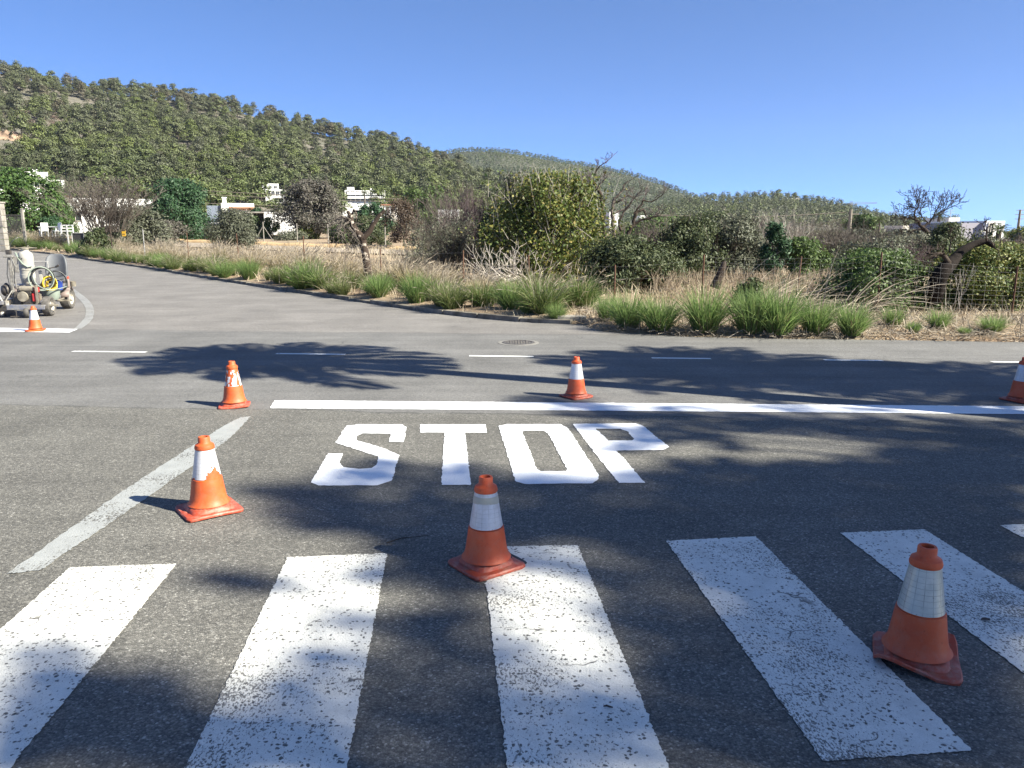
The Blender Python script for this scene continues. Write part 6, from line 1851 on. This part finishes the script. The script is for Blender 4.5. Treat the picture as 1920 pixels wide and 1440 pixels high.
# ------------------------------------------------------------------ the ride-on line marking machine
M['m_cream'] = simple("grimy_cream_paint", (.24, .215, .17), (.085, .07, .052), 9, .6, lo=.4, hi=.75)
M['m_grey'] = simple('scratched_grey_paint', (.26, .25, .23), (.12, .11, .10), 14, .55)
M['m_tank'] = simple("stained_white_plastic", (.40, .385, .345), (.24, .225, .19), 5, .45, lo=.45, hi=.8)
M['m_steel'] = simple("worn_blue_grey_steel", (.16, .17, .22), (.3, .28, .25), 14, .5, .4)
M['m_dark'] = simple("greasy_dark_metal", (.03, .03, .032), (.10, .085, .07), 16, .5, .3)
M['m_tyre'] = simple("dusty_tyre", (.06, .057, .052), (.13, .12, .11), 12, .9)
M['m_rim'] = simple("white_rim", (.5, .48, .44), (.3, .27, .22), 12, .5)
M['m_seat'] = simple("grey_vinyl", (.115, .12, .13), (.085, .09, .098), 5, .55)
M['m_yellow'] = simple("yellow_hose", (.62, .45, .03), (.5, .35, .03), 10, .5)
M['m_hose'] = simple("black_hose", (.025, .027, .03), (.05, .05, .05), 14, .45)
M['m_hosegrey'] = simple("pale_green_hose", (.20, .23, .19), (.22, .26, .22), 10, .5)
M['m_red'] = simple("red_paint", (.45, .03, .03), (.25, .02, .02), 12, .5)
M['m_blue'] = simple("blue_plastic", (.02, .05, .3), (.015, .04, .2), 8, .45)
M['m_brown'] = simple("dusty_brown_metal", (.17, .125, .11), (.2, .16, .14), 8, .6)
def machine():
    ox, oy = -8.95, 15.0; rz = .17
    r = empty("line_marking_machine", (ox, oy, .004), "ride-on road line painting machine with white paint drum, coiled yellow hose and grey seat", "road marking machine", None, rz)
    def B(name, mat, parent=r, boxes=(), bevel=.008):
        mb = MB()
        for b in boxes: mb.box(b[0], b[1], b[2] if len(b) > 2 else None)
        return mb.build(name, M[mat], parent, bevel=bevel)
    # chassis
    B("chassis", 'm_steel', boxes=[((-.34, -.12, .215), (.62, .5, .03)), ((-.34, -.37, .2), (.66, .03, .09)), ((-.1, .7, .27), (.07, 1.7, .07)), ((-.82, .7, .27), (.07, 1.7, .07)), ((-.46, 0, .2), (1.0, .06, .06)), ((-.46, 1.5, .24), (1.0, .07, .07)), ((-.46, .85, .24), (.8, .05, .05)), ((-.46, .45, .57), (.5, .5, .03)), ((-.24, .24, .4), (.05, .05, .34)), ((-.68, .24, .4), (.05, .05, .34)), ((-.24, .66, .4), (.05, .05, .34)), ((-.68, .66, .4), (.05, .05, .34))])
    B("side_bar", 'm_cream', boxes=[((-.02, -.05, .205), (.36, .05, .035)), ((-.2, -.06, .4), (.05, .05, .4)), ((-.17, .05, .32), (.04, .04, .2))])
    B("foot_step", 'm_cream', boxes=[((.05, .85, .22), (.25, .04, .03)), ((.05, 1.15, .2), (.25, .04, .03)), ((-.02, 1.0, .24), (.04, .5, .03))])
    def wheel(u, v, rad, w, steer=0.0):
        mb = MB(); h = w / 2
        mb.lathe([(rad * .58, -h * .8), (rad * .86, -h), (rad * .97, -h * .8), (rad, -h * .3), (rad, h * .3), (rad * .97, h * .8), (rad * .86, h), (rad * .58, h * .8)], 32, axis='x')
        o = mb.build("wheel", M['m_tyre'], r, smooth=True, auto=True); o.location = (u, v, rad); o.rotation_euler = (0, 0, steer)
        mb = MB(); mb.lathe([(0, -h * .45), (rad * .2, -h * .5), (rad * .5, -h * .35), (rad * .6, -h * .82), (rad * .6, h * .82), (rad * .5, h * .35), (rad * .2, h * .5), (rad * .17, h * .85), (0, h * .85)], 24, axis='x')
        mb.build("rim", M['m_rim'], o, smooth=True, auto=True)
    wheel(-.03, 0, .188, .15); wheel(-.93, 0, .188, .15); wheel(0.0, 1.5, .22, .19); wheel(-.93, 1.5, .22, .19)
    mb = MB(); mb.lathe([(.04, -.035), (.09, -.04), (.1, -.02), (.1, .02), (.09, .04), (.04, .035)], 20, axis='x'); o = mb.build("guide_wheel", M['m_tyre'], r, smooth=True, auto=True); o.location = (-.33, -.34, .1)
    mb = MB(); mb.lathe([(0, -.03), (.05, -.03), (.05, .03), (0, .03)], 16, axis='x'); mb.build("rim", M['m_dark'], o)
    B("caster_fork", 'm_dark', boxes=[((-.38, -.32, .14), (.012, .05, .14)), ((-.28, -.32, .14), (.012, .05, .14)), ((-.33, -.32, .21), (.11, .06, .015)), ((-.52, -.36, .1), (.02, .02, .2)), ((-.48, -.36, .03), (.3, .03, .02))])
    # paint drum
    mb = MB(); mb.lathe([(0, .6), (.115, .6), (.128, .63), (.133, .70), (.14, .705), (.14, .78), (.135, .785), (.135, .86), (.142, .865), (.142, .95), (.137, .955), (.139, 1.06), (.142, 1.07), (.14, 1.13), (.128, 1.18), (.1, 1.215), (.07, 1.225), (.07, 1.26), (0, 1.26)], 36, (-.45, .45, 0)); mb.build("paint_drum", M['m_tank'], r, smooth=True, auto=True)
    mb = MB(); mb.lathe([(0, 1.262), (.085, 1.262), (.085, 1.285), (.03, 1.29), (0, 1.29)], 24, (-.45, .45, 0)); mb.tube([(-.62, .43, 1.28), (-.45, .43, 1.30), (-.22, .44, 1.285)], .012, 6); mb.tube([(-.4, .45, 1.29), (-.38, .45, 1.34)], .012, 6); mb.build("drum_lid", M['m_cream'], r)
    mb = MB(); mb.tube([(-.6, .36, 1.2), (-.55, .3, 1.1), (-.48, .29, .99), (-.4, .3, .93), (-.33, .33, .94)], .018, 6); mb.build("strap", M['m_hosegrey'], r)
    # engine
    mb = MB(); mb.box((-.38, .08, .33), (.2, .22, .2)); mb.box((-.38, .02, .45), (.16, .16, .05)); mb.build("engine_block", M['m_dark'], r, bevel=.015)
    mb = MB(); mb.box((-.39, .06, .53), (.28, .22, .09)); mb.build("fuel_tank", M['m_cream'], r, bevel=.03)
    mb = MB(); mb.lathe([(0, -.06), (.09, -.06), (.1, -.04), (.1, .02), (.08, .04), (0, .04)], 24, (-.45, -.04, .38), axis='y'); mb.build("starter_cover", M['m_cream'], r, smooth=True, auto=True)
    mb = MB(); mb.box((-.25, 0, .36), (.09, .12, .16)); mb.box((-.23, .06, .5), (.1, .12, .1)); mb.build("air_filter", M['m_red'], r, bevel=.02)
    for k in range(6):
        pass
    mb = MB()
    for k in range(6): mb.box((-.36, -.03, .40 + k * .018), (.1, .08, .008))
    mb.build("cooling_fins", M['m_dark'], r)
    mb = MB(); mb.box((-.56, .05, .34), (.12, .14, .26)); mb.build("battery_box", M['m_dark'], r, bevel=.01)
    # control mast with levers
    B("control_mast", 'm_grey', boxes=[((-.655, .1, .68), (.045, .05, .92)), ((-.6, .12, .66), (.022, .025, .9), roty(-.12)), ((-.66, .1, 1.14), (.16, .12, .05)), ((-.57, .16, .98), (.1, .02, .3))])
    B("control_box", 'm_dark', boxes=[((-.65, .1, 1.22), (.09, .08, .09))])
    mb = MB(); mb.tube([(-.70, .08, 1.12), (-.74, .05, 1.13)], .012, 6); mb.tube([(-.5, .15, 1.12), (-.45, .1, 1.08), (-.42, .08, 1.1)], .01, 5); mb.tube([(-.60, .06, 1.1), (-.55, .04, .95), (-.58, .05, .8), (-.6, .06, .62)], .009, 5); mb.tube([(-.66, .04, 1.1), (-.7, .03, .8), (-.68, .04, .55), (-.72, .1, .4)], .01, 5); mb.build("cables", M['m_hose'], r)
    pts = [(-.62, .1, 1.24), (-.60, .1, 1.36), (-.54, .12, 1.45), (-.46, .18, 1.49), (-.40, .28, 1.44), (-.38, .36, 1.33)]
    mb = MB(); mb.tube(smooth_poly3(pts), .006, 5); mb.build("whip_aerial", M['m_hose'], r)
    # pump on the left, dark ball shaped tank and gun carriage
    mb = MB(); mb.lathe([(0, .37), (.06, .38), (.1, .43), (.105, .5), (.09, .57), (.04, .6), (.02, .63), (0, .63)], 24, (-.79, .2, 0)); mb.build("pressure_bulb", M['m_dark'], r, smooth=True)
    B("spray_gun_carriage", 'm_dark', boxes=[((-.85, .0, .22), (.32, .05, .05)), ((-.78, 0, .32), (.04, .04, .24), roty(.5)), ((-.9, .02, .35), (.05, .05, .25)), ((-.72, .0, .27), (.06, .08, .1)), ((-.8, -.05, .15), (.05, .05, .16))])
    B("gun_block", 'm_rim', boxes=[((-.74, -.05, .26), (.06, .06, .09)), ((-.84, -.04, .33), (.03, .03, .2), roty(-.4)), ((-.7, -.03, .4), (.02, .02, .24), roty(.6))])
    mb = MB(); mb.lathe([(0, -.03), (.045, -.03), (.05, 0), (.045, .03), (0, .03)], 16, (-.83, -.12, .055), axis='x'); mb.build("trailing_wheel", M['m_rim'], r, smooth=True)
    B("shadow_panel", 'm_dark', boxes=[((-.86, -.1, .12), (.5, .012, .2))])  # dark sheet added where only shadow lies under the carriage
    # hoses
    def coil(c, rad, turns, pitch, thick, ax, squash=1.0, seed=0):
        rng = np.random.default_rng(seed); n = int(turns * 26); t = np.arange(n + 1) / 26 * 2 * math.pi
        rr_ = rad * (1 + .06 * np.sin(t * .37 + seed) + .03 * rng.normal(size=n + 1).cumsum() / math.sqrt(n))
        a = np.stack([rr_ * np.cos(t), pitch * t / (2 * math.pi) - pitch * turns / 2 + .01 * np.sin(t * 3.1), rr_ * squash * np.sin(t)], -1)
        return a @ np.array(rotz(ax)).T + np.array(c), thick
    mb = MB(); p, th = coil((-.06, .34, .60), .125, 7, .022, .012, .55, 1.1, 1); mb.tube(p, th, 6); p, th = coil((-.03, .40, .57), .1, 4, .024, .012, .7, 1.1, 4); mb.tube(p, th, 6); mb.build("yellow_hose_coil", M['m_yellow'], r, smooth=True)
    mb = MB(); p, th = coil((-.12, .2, .72), .2, 3, .02, .011, .35, 1.0, 2); mb.tube(p, th, 6); p, th = coil((.02, .62, .62), .19, 2, .03, .014, .3, 1.15, 3); mb.tube(p, th, 6); mb.build("black_hose_loop", M['m_hose'], r, smooth=True)
    mb = MB(); p, th = coil((-.15, .17, .71), .215, 3, .026, .010, .4, 1.0, 6); mb.tube(p, th, 6); mb.tube(smooth_poly3([(-.3, .16, .85), (-.24, .12, .62), (-.05, .1, .5), (.12, .3, .5), (.2, .6, .52), (.1, .8, .45)]), .01, 6); mb.build("pale_hose_loop", M['m_hosegrey'], r, smooth=True)
    mb = MB(); mb.lathe([(0, .28), (.12, .28), (.15, .34), (.16, .44), (.165, .47), (.15, .47), (.14, .40), (0, .40)], 24, (-.05, .42, 0)); mb.build("pale_tub", M['m_hosegrey'], r, smooth=True, auto=True)
    B("upright_bracket", 'm_tank', boxes=[((-.17, .26, .74), (.06, .04, .26)), ((-.08, .3, .72), (.05, .03, .12), roty(.4))])
    # rear deck, fenders, seat, steering lever
    B("rear_deck", 'm_brown', boxes=[((-.46, 1.5, .42), (.66, .5, .03)), ((-.13, 1.5, .36), (.025, .46, .15)), ((-.79, 1.5, .36), (.025, .46, .15)), ((-.46, 1.24, .32), (.6, .03, .2))])
    for u in (0.0, -.93):
        mb = MB(); n = 10; V = []
        for i in range(n):
            a = math.pi * (.08 + .84 * i / (n - 1))
            for s_ in (-1, 1): V.append((u - .02 + s_ * .115, 1.5 - math.cos(a) * .27, .20 + math.sin(a) * .27))
        mb.add(V, [(2 * i, 2 * i + 1, 2 * i + 3, 2 * i + 2) for i in range(n - 1)]); o = mb.build("fender", M['m_brown'], r, smooth=True)
        sd = o.modifiers.new("s", 'SOLIDIFY'); sd.thickness = .012
    # seat: shell with raised wings
    def pad(rows, name, mat):
        mb = MB(); m = len(rows[0]); V = np.array(rows).reshape(-1, 3)
        mb.add(V, [(i * m + k, i * m + k + 1, (i + 1) * m + k + 1, (i + 1) * m + k) for i in range(len(rows) - 1) for k in range(m - 1)])
        o = mb.build(name, M[mat], seat, smooth=True); sd = o.modifiers.new("s", 'SOLIDIFY'); sd.thickness = .05; sd.offset = 0
        ss = o.modifiers.new("u", 'SUBSURF'); ss.levels = 2; ss.render_levels = 2
    seat = B("seat", 'm_dark', boxes=[((-.1, 1.2, .58), (.34, .34, .04)), ((-.1, 1.25, .5), (.08, .1, .14))])
    us = (-.21, -.17, -.08, 0, .08, .17, .21)
    pad([[(-.1 + u, .98, .63 + abs(u) ** 2 * .8) for u in us], [(-.1 + u * 1.02, 1.1, .64 + abs(u) ** 2 * 1.2) for u in us], [(-.1 + u * 1.02, 1.25, .66 + abs(u) ** 2 * 1.6) for u in us]], "cushion", 'm_seat')
    pad([[(-.1 + u * .98, 1.3 - abs(u) ** 2 * 1.8, .66) for u in us], [(-.1 + u * 1.02, 1.33 - abs(u) ** 2 * 2.0, .82) for u in us], [(-.1 + u, 1.36 - abs(u) ** 2 * 1.8, 1.0) for u in us], [(-.1 + u * .84, 1.385 - abs(u) ** 2 * 1.4, 1.1) for u in us], [(-.1 + u * .5, 1.395, 1.15) for u in us]], "backrest", 'm_seat')
    mb = MB(); mb.tube([(-.2, .85, .5), (-.17, .85, .75), (-.12, .85, .88), (-.02, .86, .9), (.04, .86, .92)], .012, 6); mb.tube([(-.12, .85, .88), (-.2, .86, .84)], .014, 6); mb.tube([(-.02, .86, .9), (.05, .84, .94)], .02, 6); mb.build("steering_lever", M['m_dark'], r)
    B("frame_hoop", 'galv', boxes=[((-.35, 1.1, 1.0), (.3, .03, .03)), ((-.22, 1.1, .8), (.03, .03, .4)), ((-.5, 1.1, .8), (.03, .03, .4))])
    SH = .15                                  # the rear axle sits a little further out than straight behind
    for o in r.children:
        if o.location.length > 0: o.location.x -= SH * o.location.y
        else:
            for v in o.data.vertices: v.co.x -= SH * v.co.y
            for ch in o.children:
                for v in ch.data.vertices: v.co.x -= SH * v.co.y
    return r, ox, oy, rz
mroot, ox_, oy_, rz_ = machine()
def on_machine(u, v, w):
    u -= .15 * v
    c, s_ = math.cos(rz_), math.sin(rz_); return (ox_ + u * c - v * s_, oy_ + u * s_ + v * c, w)
r = empty("paint_bucket", on_machine(-.02, .92, .44), "blue plastic bucket riding on the marking machine beside the hoses", "bucket")
mb = MB(); mb.lathe([(0, 0), (.07, 0), (.085, .17), (.09, .175), (.083, .175), (.07, .02), (0, .02)], 24); mb.build("pail", M['m_blue'], r, smooth=True, auto=True)
mb = MB(); mb.tube([(.09 * math.cos(a), -.03, .16 + .05 * math.sin(a)) for a in np.linspace(0, math.pi, 9)], .004, 5); mb.build("handle", M['galv'], r)
mb = MB(); mb.box((0, 0, .42), (.3, .24, .03)); 
o = mb.build("bucket_shelf", M['m_brown'], mroot); o.location = (-.16, .92, 0)
r = empty("spray_can", on_machine(.06, 1.42, .47), "spray can with red cap standing on the machine's rear fender", "spray can")
mb = MB(); mb.lathe([(0, 0), (.032, 0), (.033, .15), (.025, .165), (0, .165)], 20); mb.build("can", M['m_brown'], r, smooth=True, auto=True)
mb = MB(); mb.lathe([(0, .165), (.03, .165), (.03, .205), (.026, .215), (0, .215)], 20); mb.build("cap", M['red'], r, smooth=True, auto=True)
r = empty("battered_can", on_machine(.14, 1.5, .47), "dented cream tin beside the red capped spray can", "tin")
mb = MB(); mb.lathe([(0, 0), (.055, 0), (.056, .1), (.06, .105), (.05, .11), (.05, .03), (0, .03)], 18); mb.build("tin_body", M['m_cream'], r, smooth=True, auto=True)

# ------------------------------------------------------------------ haze over the plain
def haze():
    m = bpy.data.materials.new("haze"); m.use_nodes = True
    nt = m.node_tree; nt.nodes.clear()
    out = nt.nodes.new("ShaderNodeOutputMaterial"); v = nt.nodes.new("ShaderNodeVolumePrincipled")
    v.inputs["Color"].default_value = (.86, .92, 1.0, 1); v.inputs["Density"].default_value = HAZE
    v.inputs["Anisotropy"].default_value = 0.2
    nt.links.new(v.outputs[0], out.inputs["Volume"])
    mb = MB(); mb.box((0, 700, 92), (2600, 1600, 200)); o = mb.build("haze", m)
    tag(o, kind='stuff')
HAZE = .00007
haze()
